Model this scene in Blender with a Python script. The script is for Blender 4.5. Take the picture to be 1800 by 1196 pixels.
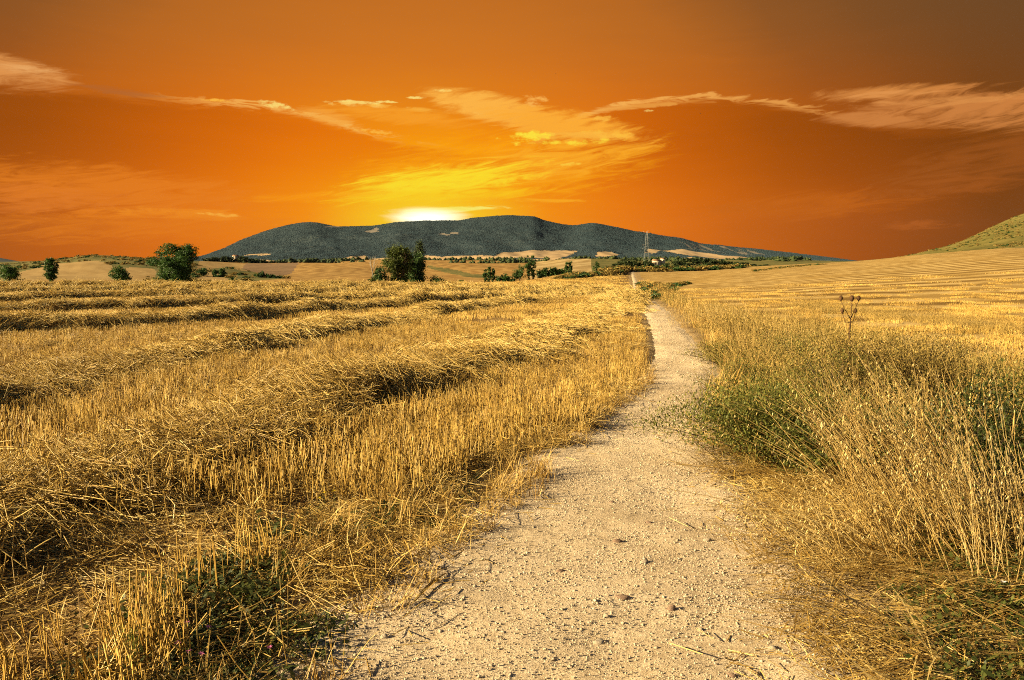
import bpy, math, random
import numpy as np
from mathutils import Vector
rng = np.random.default_rng(7)
random.seed(7)
for _o in list(bpy.data.objects):
    bpy.data.objects.remove(_o)
S = bpy.context.scene
COL = S.collection

# ------------------------------------------------------------------ camera
CAM_H = 1.55
FPX, CX, CY, HZ = 1400.0, 900.0, 598.0, 470.0       # photograph measured in its own 1800 px frame
PITCH = math.atan((CY - HZ) / FPX)
cam_d = bpy.data.cameras.new('camera')
cam = bpy.data.objects.new('camera', cam_d); COL.objects.link(cam)
cam.location = (0, 0, CAM_H)
cam.rotation_euler = (math.pi / 2 - PITCH, 0, 0)
cam_d.sensor_fit = 'HORIZONTAL'; cam_d.sensor_width = 36.0; cam_d.lens = FPX / 1800.0 * 36.0
cam_d.clip_start = 0.05; cam_d.clip_end = 30000
S.camera = cam

SUN_AZ, SUN_EL = -105.0, 20.0          # degrees clockwise from the view direction (+Y), and above the horizon
SKY_STRENGTH = 0.065
SUN_STRENGTH = 5.0
EXPOSURE = 1.85
HAZE = 1.5e-5
S.view_settings.view_transform = 'Standard'; S.view_settings.look = 'None'
S.view_settings.exposure = EXPOSURE; S.view_settings.gamma = 1.0; S.view_settings.use_curve_mapping = False
S.render.engine = 'CYCLES'
S.cycles.use_denoising = False
S.cycles.max_bounces = 5; S.cycles.diffuse_bounces = 2; S.cycles.glossy_bounces = 2
S.cycles.transmission_bounces = 3; S.cycles.transparent_max_bounces = 6; S.cycles.volume_bounces = 0
S.cycles.use_adaptive_sampling = True; S.cycles.adaptive_threshold = 0.03
S.cycles.sample_clamp_indirect = 6.0
S.cycles.filter_width = 1.1


def s2l(r, g, b):
    f = lambda c: (c / 255.0) / 12.92 if c / 255.0 <= 0.04045 else (((c / 255.0) + 0.055) / 1.055) ** 2.4
    return (f(r), f(g), f(b))


def pix_dir(px, py):
    a, b = (px - CX) / FPX, (CY - py) / FPX
    cp, sp = math.cos(PITCH), math.sin(PITCH)
    return np.array([a, cp + sp * b, -sp + cp * b])


def azel(px, py):
    d = pix_dir(px, py); d = d / np.linalg.norm(d)
    return math.atan2(d[0], d[1]), math.asin(d[2])


class NT:
    """small helper for node graphs"""
    def __init__(self, tree):
        self.t = tree; self.n = tree.nodes; self.l = tree.links

    def node(self, typ, **kw):
        nd = self.n.new(typ)
        for k, v in kw.items():
            setattr(nd, k, v)
        return nd

    def put(self, sock, v):
        if v is None:
            return
        if isinstance(v, bpy.types.NodeSocket):
            self.l.new(v, sock)
        else:
            if hasattr(sock, 'default_value') and sock.type == 'RGBA' and len(v) == 3:
                v = (*v, 1.0)
            sock.default_value = v

    def m(self, op, a, b=None, c=None, clamp=False):
        nd = self.node('ShaderNodeMath', operation=op, use_clamp=clamp)
        self.put(nd.inputs[0], a); self.put(nd.inputs[1], b); self.put(nd.inputs[2], c)
        return nd.outputs[0]

    def step(self, v, lo, hi, to0=0.0, to1=1.0):
        nd = self.node('ShaderNodeMapRange', interpolation_type='SMOOTHSTEP')
        for i, x in enumerate((v, lo, hi, to0, to1)):
            self.put(nd.inputs[i], x)
        return nd.outputs[0]

    def mix(self, f, a, b, mode='MIX'):
        nd = self.node('ShaderNodeMix', data_type='RGBA', blend_type=mode)
        self.put(nd.inputs[0], f); self.put(nd.inputs[6], a); self.put(nd.inputs[7], b)
        return nd.outputs[2]

    def ramp(self, f, stops, mode='LINEAR'):
        nd = self.node('ShaderNodeValToRGB')
        cr = nd.color_ramp; cr.interpolation = mode
        while len(cr.elements) < len(stops):
            cr.elements.new(0.5)
        for e, (p, c) in zip(cr.elements, stops):
            e.position = p; e.color = (*c, 1.0)
        self.put(nd.inputs[0], f)
        return nd.outputs[0]

    def noise(self, vec, scale, detail=4.0, rough=0.55, dist=0.0):
        nd = self.node('ShaderNodeTexNoise')
        self.put(nd.inputs['Vector'], vec)
        nd.inputs['Scale'].default_value = scale; nd.inputs['Detail'].default_value = detail
        nd.inputs['Roughness'].default_value = rough; nd.inputs['Distortion'].default_value = dist
        return nd.outputs[0]

    def vmul(self, vec, k):
        nd = self.node('ShaderNodeVectorMath', operation='MULTIPLY')
        self.put(nd.inputs[0], vec); nd.inputs[1].default_value = k
        return nd.outputs[0]

    def vadd(self, vec, k):
        nd = self.node('ShaderNodeVectorMath', operation='ADD')
        self.put(nd.inputs[0], vec); self.put(nd.inputs[1], k)
        return nd.outputs[0]


# ------------------------------------------------------------------ sky
def build_world():
    w = bpy.data.worlds.new('World'); w.use_nodes = True
    w.cycles.sampling_method = 'NONE'
    T = NT(w.node_tree); T.n.clear()
    out = T.node('ShaderNodeOutputWorld'); bg = T.node('ShaderNodeBackground')
    T.l.new(bg.outputs[0], out.inputs[0])
    d = T.node('ShaderNodeTexCoord').outputs['Generated']
    sp = T.node('ShaderNodeSeparateXYZ'); T.l.new(d, sp.inputs[0])
    x, y, z = sp.outputs
    az = T.m('ARCTAN2', x, y); el = T.m('ARCSINE', z)
    DEG = math.pi / 180
    # streaky noises in the air, stretched along the horizon
    streak = T.noise(T.vmul(d, (1, 1, 7)), 6.0, 6.0, 0.6, 0.6)
    fine = T.noise(T.vmul(d, (1, 1, 6.5)), 19.0, 7.0, 0.64, 0.9)
    puff = T.noise(T.vmul(d, (1, 1, 2.0)), 60.0, 4.0, 0.6)
    rt = T.node('ShaderNodeMapping', vector_type='TEXTURE'); T.l.new(d, rt.inputs['Vector']); rt.inputs['Rotation'].default_value = (0, math.radians(-9), 0)
    fan = T.noise(T.vmul(rt.outputs[0], (1, 1, 7.5)), 15.0, 8.0, 0.66, 1.3)
    micro = T.noise(T.vmul(d, (1, 1, 2.6)), 75.0, 4.0, 0.65)
    soft = T.m('ADD', T.m('MULTIPLY', fan, 0.8), T.m('MULTIPLY', streak, 0.2))
    wob = T.m('MULTIPLY', T.m('SUBTRACT', streak, 0.5), 1.0)
    # glow round the place where the sun has gone down
    saz, sel = azel(752, 383)
    da = T.m('SUBTRACT', az, saz); de = T.m('SUBTRACT', el, sel)
    def dist(ax, ex):
        return T.m('SQRT', T.m('ADD', T.m('POWER', T.m('ABSOLUTE', T.m('DIVIDE', da, ax * DEG)), 2.0),
                              T.m('POWER', T.m('ABSOLUTE', T.m('DIVIDE', de, ex * DEG)), 2.0)))
    D = T.m('ADD', dist(60.0, 48.0), T.m('MULTIPLY', wob, 0.05))
    base = T.ramp(D, [(0.0, s2l(255, 200, 0)), (0.06, s2l(255, 176, 0)), (0.13, s2l(252, 148, 0)), (0.22, s2l(240, 126, 0)), (0.29, s2l(226, 112, 0)),
                      (0.36, s2l(206, 100, 0)), (0.48, s2l(174, 82, 0)), (0.62, s2l(128, 64, 2)), (0.82, s2l(102, 66, 30)), (1.0, s2l(86, 68, 50))])
    # higher air is greyer
    hi = T.step(el, 6.5 * DEG, 17 * DEG)
    base = T.mix(T.m('MULTIPLY', hi, 0.9), base, T.ramp(D, [(0.0, s2l(210, 122, 36)), (0.26, s2l(198, 114, 36)), (0.38, s2l(180, 104, 36)), (0.47, s2l(140, 86, 38)), (0.55, s2l(122, 78, 38)), (0.72, s2l(102, 70, 40)), (0.9, s2l(88, 66, 44))]))
    # a thin dark sheet of cloud under an arched upper edge
    a1, e1 = azel(350, 178); a2, e2 = azel(700, 240); a3, e3 = azel(1280, 172); a4, e4 = azel(1650, 235); a0, e0 = azel(0, 150)
    edge = T.node('ShaderNodeFloatCurve')
    def nrm(a):
        return (a + 0.8) / 1.6
    cv = edge.mapping.curves[0]
    pts = [(nrm(-0.8), e0), (nrm(a0), e0), (nrm(a1), e1), (nrm(azel(520, 195)[0]), azel(520, 195)[1]), (nrm(a2), e2 - 0.004), (nrm(azel(900, 262)[0]), azel(900, 262)[1]),
           (nrm(azel(1060, 192)[0]), azel(1060, 192)[1]), (nrm(a3), e3), (nrm(azel(1400, 187)[0]), azel(1400, 187)[1]), (nrm(a4), e4), (nrm(0.8), e4)]
    cv.points[0].location = (pts[0][0], pts[0][1]); cv.points[1].location = (pts[-1][0], pts[-1][1])
    for p in pts[1:-1]:
        cv.points.new(p[0], p[1])
    edge.mapping.update()
    T.put(edge.inputs['Value'], T.m('DIVIDE', T.m('ADD', az, 0.8), 1.6, clamp=True))
    under = T.m('SUBTRACT', T.m('ADD', edge.outputs[0], T.m('MULTIPLY', T.m('SUBTRACT', fine, 0.5), 0.03)), el)
    sheet = T.m('MULTIPLY', T.step(under, -0.004, 0.012), T.step(el, 3.0 * DEG, 9.0 * DEG))
    col = T.mix(T.m('MULTIPLY', sheet, 0.8), base, T.ramp(D, [(0.0, s2l(244, 132, 0)), (0.18, s2l(226, 110, 0)), (0.30, s2l(196, 92, 0)), (0.42, s2l(158, 74, 0)), (0.60, s2l(118, 58, 4)), (0.9, s2l(96, 60, 26))]))
    rim = T.m('MULTIPLY', T.step(T.m('ABSOLUTE', T.m('SUBTRACT', under, 0.001)), 0.0055, 0.0008), T.step(fine, 0.36, 0.56))
    rim = T.m('MULTIPLY', rim, T.m('MULTIPLY', T.step(T.m('ABSOLUTE', T.m('ADD', az, -0.02)), 0.50, 0.30), T.step(el, 8 * DEG, 10 * DEG)))
    col = T.mix(T.m('MULTIPLY', rim, 0.85), col, T.ramp(D, [(0.0, s2l(255, 214, 110)), (0.3, s2l(250, 178, 84)), (0.6, s2l(214, 134, 66))]))
    # lit clouds: px, py, half-width, half-height, tilt (deg, + falls to the right), colour, strength, noise kind, threshold
    peach = s2l(226, 150, 78); gold = s2l(255, 186, 66); pale = s2l(255, 224, 120); hot = s2l(255, 226, 60); org = s2l(244, 150, 40)
    dusk = s2l(206, 128, 62)
    clouds = [
        (880, 300, 330, 80, -8, s2l(255, 166, 10), .80, 's', .30), (980, 280, 200, 40, -6, s2l(255, 176, 44), .65, 's', .32), (770, 320, 240, 32, -8, s2l(255, 222, 40), 1.0, 's', .30),
        (760, 345, 260, 14, -3, s2l(255, 204, 22), .8, 's', .32), (800, 368, 130, 7, -3, s2l(255, 244, 130), 1.0, 'f', .32), (960, 353, 140, 5, 1, s2l(255, 176, 30), .7, 'f', .38),
        (180, 335, 400, 48, 3, s2l(236, 130, 28), .75, 's', .32), (60, 350, 220, 36, -4, s2l(228, 124, 36), .6, 'f', .38), (330, 376, 190, 12, 1, s2l(250, 150, 30), .7, 'f', .36),
        (250, 398, 360, 34, -2, s2l(238, 130, 14), .6, 's', .32), (390, 378, 50, 4, 2, s2l(255, 176, 60), .9, 'f', .34), (560, 345, 180, 12, -4, s2l(255, 158, 10), .7, 's', .34),
        (1730, 285, 240, 50, -10, s2l(166, 88, 26), .6, 's', .34), (1420, 362, 240, 28, -2, s2l(204, 104, 14), .6, 's', .34), (1600, 395, 110, 12, 0, s2l(188, 96, 24), .6, 'f', .40), (1650, 330, 200, 24, -5, s2l(170, 88, 22), .5, 'f', .38),
        (30, 130, 120, 27, 2, peach, .95, 's', .32), (50, 122, 80, 14, 2, s2l(236, 170, 100), .9, 'f', .38), (-70, 120, 140, 34, 0, peach, .8, 's', .34), (200, 160, 150, 8, 3, s2l(180, 102, 46), .7, 'f', .40),
        (385, 177, 36, 4, 0, gold, .9, 'f', .36), (480, 183, 48, 8, 10, pale, .85, 'p', .42), (580, 206, 70, 16, 10, s2l(248, 166, 62), .85, 's', .30),
        (660, 232, 70, 5, 4, gold, .85, 'f', .38), (640, 184, 85, 8, 2, pale, .8, 'p', .41), (730, 192, 130, 6, 3, gold, .75, 'f', .40), (620, 180, 60, 4, 0, pale, .8, 'f', .36),
        (778, 160, 28, 4, -4, pale, 1., 'f', .33), (733, 172, 22, 3, 0, pale, .9, 'f', .33), (850, 201, 24, 6, 3, pale, 1., 'f', .34), (676, 179, 30, 3, 0, pale, .9, 'f', .34),
        (880, 196, 150, 26, 12, s2l(254, 180, 70), 1.0, 's', .25), (1000, 222, 170, 28, 9, s2l(254, 172, 52), 1.0, 's', .25), (700, 205, 170, 16, 5, s2l(250, 160, 40), .8, 's', .28), (940, 176, 30, 17, 4, s2l(252, 180, 80), .9, 'p', .42),
        (935, 240, 80, 13, -3, hot, 1.0, 'p', .42), (1075, 237, 80, 13, 1, s2l(255, 190, 60), 1.0, 'p', .40), (1010, 250, 150, 7, -2, hot, .8, 'p', .42), (1030, 240, 130, 10, 0, gold, .7, 'f', .36),
        (1060, 208, 24, 7, -8, gold, .8, 'p', .42), (1139, 195, 12, 3, 0, pale, .8, 'f', .34), (1000, 289, 36, 4, -4, s2l(255, 200, 60), .9, 'f', .34),
        (1130, 187, 120, 5, -3, s2l(240, 164, 70), .75, 'f', .34),
        (1560, 164, 160, 14, 2, s2l(216, 138, 66), .95, 's', .30), (1700, 186, 240, 32, 2, dusk, .95, 's', .30), (1540, 210, 130, 15, 7, dusk, .9, 's', .32), (1560, 166, 130, 8, 1, s2l(228, 152, 80), .7, 'f', .38),
        (1860, 182, 240, 40, 0, dusk, .85, 's', .32), (1700, 176, 200, 12, 3, s2l(222, 146, 74), .7, 'f', .40), (1640, 222, 120, 8, 6, s2l(196, 118, 52), .7, 'f', .38),
    ]
    ae = T.node('ShaderNodeCombineXYZ'); T.l.new(az, ae.inputs[0]); T.l.new(el, ae.inputs[1])
    for (px, py, hw, hh, tilt, c, k, kind, th) in clouds:
        a, e = azel(px, py)
        mp_ = T.node('ShaderNodeMapping', vector_type='TEXTURE')
        T.l.new(ae.outputs[0], mp_.inputs['Vector'])
        mp_.inputs['Location'].default_value = (a, e, 0)
        mp_.inputs['Rotation'].default_value = (0, 0, math.radians(-tilt))
        mp_.inputs['Scale'].default_value = (hw / FPX * math.cos(a) * 1.25, hh / FPX * 1.35, 1)
        ln = T.node('ShaderNodeVectorMath', operation='DOT_PRODUCT')
        T.l.new(mp_.outputs[0], ln.inputs[0]); T.l.new(mp_.outputs[0], ln.inputs[1])
        nz = {'f': fine, 'p': puff, 's': soft}[kind] if hh > 8.5 or hw > 75 else micro
        q = T.m('MULTIPLY_ADD', T.m('MINIMUM', ln.outputs['Value'], 1.0), -0.56, nz)
        col = T.mix(T.step(q, th - (0.10 if kind == 's' else 0.06), th + (0.24 if kind == 's' else 0.17), 0.0, k), col, c)
    # the glare itself
    g1 = T.m('POWER', T.m('SUBTRACT', 1.0, T.m('DIVIDE', dist(9.0, 3.0), 1.0), clamp=True), 1.5)
    col = T.mix(T.m('MULTIPLY', g1, 0.9), col, s2l(255, 226, 44))
    g2 = T.step(T.m('ADD', dist(3.0, 0.72), T.m('MULTIPLY', T.m('SUBTRACT', streak, .5), 1.2)), 1.25, 0.2)
    col = T.mix(g2, col, (1.6, 1.5, 1.15))
    # away from the afterglow the sky goes over into plain evening sky
    sky = T.node('ShaderNodeTexSky', sky_type='NISHITA', sun_disc=False)
    sky.sun_elevation = math.radians(SUN_EL); sky.sun_rotation = math.radians(SUN_AZ % 360)
    sky.air_density = 1.0; sky.dust_density = 1.5; sky.ozone_density = 1.0
    nsk = T.vmul(sky.outputs[0], (SKY_STRENGTH,) * 3)
    far = T.step(T.m('MAXIMUM', T.m('DIVIDE', T.m('ABSOLUTE', da), 1.0), T.m('MULTIPLY', el, 1.9)), 44 * DEG, 80 * DEG)
    col = T.mix(far, col, nsk)
    T.put(bg.inputs[0], col); bg.inputs[1].default_value = 2.0 ** -EXPOSURE      # the colours above are as the exposed picture shows them
    S.world = w


build_world()
sun_d = bpy.data.lights.new('sun', 'SUN'); sun_d.energy = SUN_STRENGTH; sun_d.angle = math.radians(0.6); sun_d.color = (1.0, 0.775, 0.425)
sun = bpy.data.objects.new('sun', sun_d); COL.objects.link(sun)
_a, _e = math.radians(SUN_AZ), math.radians(SUN_EL)
SUNV = Vector((math.sin(_a) * math.cos(_e), math.cos(_a) * math.cos(_e), math.sin(_e)))
sun.rotation_euler = SUNV.to_track_quat('Z', 'Y').to_euler(); sun.location = (-60, -20, 40)

# ------------------------------------------------------------------ numeric helpers
_LAT = rng.random((256, 256))


def vnoise(x, y):
    x = np.asarray(x, float); y = np.asarray(y, float)
    xi = np.floor(x).astype(int); yi = np.floor(y).astype(int)
    fx = x - xi; fy = y - yi
    fx = fx * fx * (3 - 2 * fx); fy = fy * fy * (3 - 2 * fy)
    g = lambda i, j: _LAT[i & 255, j & 255]
    return (g(xi, yi) * (1 - fx) + g(xi + 1, yi) * fx) * (1 - fy) + (g(xi, yi + 1) * (1 - fx) + g(xi + 1, yi + 1) * fx) * fy


def fbm(x, y, o=4, gain=0.5):
    s = 0; a = 1; t = 0
    for i in range(o):
        s = s + a * vnoise(x * 2 ** i + 17.3 * i, y * 2 ** i + 5.1 * i); t += a; a *= gain
    return s / t


def pchip(xk, yk, x):
    xk = np.asarray(xk, float); yk = np.asarray(yk, float)      # yk may be (n, m)
    h = np.diff(xk); sh = (slice(None),) + (None,) * (yk.ndim - 1)
    dl = np.diff(yk, axis=0) / h[sh]
    dd = np.zeros_like(yk)
    a, b = dl[:-1], dl[1:]
    w1 = (2 * h[1:] + h[:-1])[sh]; w2 = (h[1:] + 2 * h[:-1])[sh]
    with np.errstate(divide='ignore', invalid='ignore'):
        hm = (w1 + w2) / (w1 / a + w2 / b)
    dd[1:-1] = np.where(a * b > 0, hm, 0.0)
    dd[0] = dl[0]; dd[-1] = dl[-1]
    x = np.clip(x, xk[0], xk[-1])
    i = np.clip(np.searchsorted(xk, x) - 1, 0, len(xk) - 2)
    t = ((x - xk[i]) / h[i])[sh] if yk.ndim > 1 else (x - xk[i]) / h[i]
    hh = h[i][sh] if yk.ndim > 1 else h[i]
    return ((1 + 2 * t) * (1 - t) ** 2 * yk[i] + t * (1 - t) ** 2 * hh * dd[i] + t * t * (3 - 2 * t) * yk[i + 1] + t * t * (t - 1) * hh * dd[i + 1])


def slope_of(py):
    b = (CY - np.asarray(py, float)) / FPX
    cp, sp = math.cos(PITCH), math.sin(PITCH)
    return (-sp + cp * b) / (cp + sp * b)


YK = [40, 72, 110, 170, 220, 280, 350, 450, 550, 700, 1000, 1500, 2200, 3600]
F = 524.25
PROF = {   # column of the picture: the picture row the land reaches at each of the distances YK
    -900: [F, 500, 508, 503, 497, 490, 484, 470, 463, 462, 464, 466, 466, 466],
    -300: [F, 500, 508, 503, 497, 491, 485, 470, 463, 462, 464, 466, 466, 466],
    0:    [F, 500, 508, 503, 497, 493, 487, 475, 465, 463, 466, 466, 466, 466],
    100:  [F, 500, 508, 503, 497, 492, 485, 469, 459, 456, 462, 466, 466, 466],
    165:  [F, 500, 508, 502, 497, 492, 484, 465, 453, 448, 460, 465, 466, 466],
    270:  [F, 500, 508, 503, 499, 494, 486, 469, 457, 454, 461, 464, 464, 464],
    350:  [F, 500, 508, 504, 500, 497, 492, 480, 468, 463, 464, 463, 463, 463],
    430:  [F, 501, 509, 505, 502, 498, 494, 486, 476, 470, 466, 463, 462, 462],
    520:  [F, 501, 509, 506, 503, 500, 495, 488, 480, 471, 464, 462, 461, 461],
    680:  [F, 501, 509, 507, 504, 501, 495, 486, 478, 470, 463, 461, 460, 460],
    800:  [F, 500, 507, 505, 502, 499, 494, 486, 478, 470, 463, 461, 460, 460],
    900:  [F, 499, 497, 496.5, 499, 497, 493, 488, 480, 470, 463, 461, 460, 460],
    1000: [F, 498, 491, 485, 482.5, 487, 489, 486, 478, 469, 462, 461, 460, 460],
    1060: [F, 500, 493, 485, 480, 482, 485, 484, 478, 469, 462, 461, 460, 460],
    1113: [F, 506, 496, 485, 478, 477, 478, 480, 476, 468, 462, 461, 460, 460],
    1200: [F, 505, 494, 483, 478, 475, 474, 474, 472, 467, 462, 460, 459, 459],
    1300: [522, 500, 486, 477, 473.5, 471, 471, 472, 470, 466, 462, 460, 459, 459],
    1400: [520, 494, 479, 470, 466.5, 465, 467, 468, 466, 464, 462, 460, 460, 460],
    1500: [518, 486, 471, 464, 461, 460, 462, 464, 464, 463, 462, 462, 462, 462],
    1650: [515, 477, 457, 449, 446.5, 446, 447, 436, 437, 442, 452, 460, 462, 462],
    1800: [512, 468, 447, 439, 437, 436, 418, 388, 379, 384, 410, 450, 460, 462],
    2100: [508, 462, 443, 434, 431, 426, 390, 345, 330, 340, 400, 450, 460, 462],
    2700: [507, 460, 441, 433, 430, 422, 380, 335, 320, 330, 400, 450, 460, 462],
}
_cols = sorted(PROF)
_ztab = np.array([[CAM_H + Y * slope_of(p) for Y, p in zip(YK, PROF[c])] for c in _cols])
_ztab[:, 0] = np.where(np.array([PROF[c][0] == F for c in _cols]), 0.0, _ztab[:, 0])
_yk = np.array([0, 15, 30] + YK, float)
_ztab = np.concatenate([np.zeros((len(_cols), 3)), _ztab], axis=1)
_ly = np.concatenate([np.linspace(0, 60, 61), np.exp(np.linspace(math.log(61), math.log(3600), 420))])
_zfy = pchip(_yk, _ztab.T, _ly)                       # (ny, ncol)
_px_f = np.linspace(-900, 2700, 481)
_ZT = pchip(np.array(_cols, float), _zfy.T, _px_f)    # (npx, ny)


def to_px(x, y):
    return CX + FPX * 1.00415 * np.asarray(x) / np.maximum(np.asarray(y), 1e-3)


def H0(x, y):
    """the lie of the land"""
    x = np.asarray(x, float); y = np.asarray(y, float)
    px = np.clip(to_px(x, np.maximum(y, 14.0)), -899, 2699)
    i = (px + 900) / 7.5; i0 = np.clip(np.floor(i).astype(int), 0, 479); fi = i - i0
    yy = np.clip(y, 0, 3599)
    j = np.interp(yy, _ly, np.arange(len(_ly))); j0 = np.clip(np.floor(j).astype(int), 0, len(_ly) - 2); fj = j - j0
    z = (_ZT[i0, j0] * (1 - fi) + _ZT[i0 + 1, j0] * fi) * (1 - fj) + (_ZT[i0, j0 + 1] * (1 - fi) + _ZT[i0 + 1, j0 + 1] * fi) * fj
    return z


def H(x, y):
    x = np.asarray(x, float); y = np.asarray(y, float)
    far = np.clip(y / 60.0, 0.25, 5)
    return H0(x, y) + (fbm(x * 0.55 + 40, y * 0.55 + 11, 3) - 0.5) * 0.09 + (fbm(x * 0.03 + 9, y * 0.03, 3) - .5) * 0.35 * np.clip((y - 45) / 60, 0, 4) + (fbm(x / 150.0 + 3.3, y / 190.0 + 8.1, 2) - .5) * 11.0 * np.clip((y - 330) / 350, 0, 1) * np.clip((2500 - y) / 600, 0, 1)


def G(px, py, z=0.0):
    d = pix_dir(px, py); k = (z - CAM_H) / d[2]
    return np.array([d[0] * k, d[1] * k])


def P(px, py, Y):
    d = pix_dir(px, py); k = Y / d[1]
    return np.array([d[0] * k, Y, CAM_H + d[2] * k])


def curve_of(pts):
    """a border of the picture brought down to the ground: x as a function of y"""
    w = np.array([G(*p) for p in pts]); o = np.argsort(w[:, 1]); w = w[o]
    return lambda y: np.interp(y, w[:, 1], w[:, 0])


def far_path(Y):
    return np.interp(Y, [40, 60, 80, 110, 170, 220, 260], [1134, 1124, 1120, 1117, 1113, 1112, 1111])


_pl = curve_of([(470, 1300), (560, 1196), (650, 1105), (770, 1010), (880, 900), (1000, 790), (1062, 735), (1130, 690), (1152, 640), (1152, 600), (1138, 560), (1114, 527)])
_pr = curve_of([(1480, 1300), (1420, 1196), (1385, 1050), (1330, 930), (1262, 830), (1222, 760), (1240, 690), (1255, 640), (1215, 592), (1178, 548), (1150, 528)])


def path_edges(y):
    y = np.asarray(y, float)
    c = (far_path(y) - CX) / (FPX * 1.00415) * y
    hw = np.interp(y, [38, 60, 80, 110, 170, 260], [0.40, 0.40, 0.38, 0.34, 0.34, 0.4])
    k = np.clip((y - 34) / 4.0, 0, 1)
    k = k * k * (3 - 2 * k)
    return _pl(y) * (1 - k) + (c - hw) * k, _pr(y) * (1 - k) + (c + hw) * k


_se = curve_of([(60, 1420), (260, 1260), (400, 1100), (500, 1010), (610, 940), (720, 880), (850, 815), (1000, 768), (1060, 722), (1122, 665), (1132, 620), (1124, 570), (1120, 540)])


def stubble_edge(y):
    pl, _ = path_edges(y)
    k = np.clip((y - 30) / 6, 0, 1)
    return _se(y) * (1 - k) + (pl - 0.7) * k


_vr = curve_of([(2600, 1196), (2300, 900), (1950, 745), (1800, 692), (1640, 640), (1480, 592), (1300, 562), (1215, 542), (1170, 530)])


def verge_right(y):
    _, pr = path_edges(y)
    k = np.clip((y - 30) / 8, 0, 1)
    return np.maximum(_vr(y) * (1 - k) + (pr + 1.2) * k, pr + 0.8)


# ------------------------------------------------------------------ object helpers
def setp(o, label=None, cat=None, group=None, kind=None):
    if label: o['label'] = label
    if cat: o['category'] = cat
    if group: o['group'] = group
    if kind: o['kind'] = kind
    return o


def mesh_np(name, V, Fq, mat=None, attr=None, smooth=False):
    """mesh from arrays; Fq is (n,3) or (n,4), or a list of such arrays"""
    V = np.asarray(V, np.float32)
    Fl = Fq if isinstance(Fq, list) else [Fq]
    Fl = [np.asarray(f, np.int32) for f in Fl if len(f)]
    me = bpy.data.meshes.new(name)
    me.vertices.add(len(V)); me.vertices.foreach_set('co', V.ravel())
    nl = sum(f.size for f in Fl); npg = sum(len(f) for f in Fl)
    me.loops.add(nl); me.loops.foreach_set('vertex_index', np.concatenate([f.ravel() for f in Fl]))
    tot = np.concatenate([np.full(len(f), f.shape[1], np.int32) for f in Fl])
    st = np.concatenate([[0], np.cumsum(tot)[:-1]]).astype(np.int32)
    me.polygons.add(npg); me.polygons.foreach_set('loop_start', st); me.polygons.foreach_set('loop_total', tot)
    me.update(calc_edges=True)
    if smooth:
        me.polygons.foreach_set('use_smooth', np.ones(npg, bool))
    if attr is not None:
        for k, v in attr.items():
            a = me.attributes.new(k, 'FLOAT', 'POINT'); a.data.foreach_set('value', np.asarray(v, np.float32))
    if mat: me.materials.append(mat)
    return me


def obj(name, me, parent=None, loc=None):
    o = bpy.data.objects.new(name, me); COL.objects.link(o)
    if parent is not None: o.parent = parent
    if loc is not None: o.location = loc
    return o


def empty(name, loc, label, cat, group=None):
    o = bpy.data.objects.new(name, None); COL.objects.link(o); o.location = loc; o.empty_display_size = 0.2
    return setp(o, label, cat, group)


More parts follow.
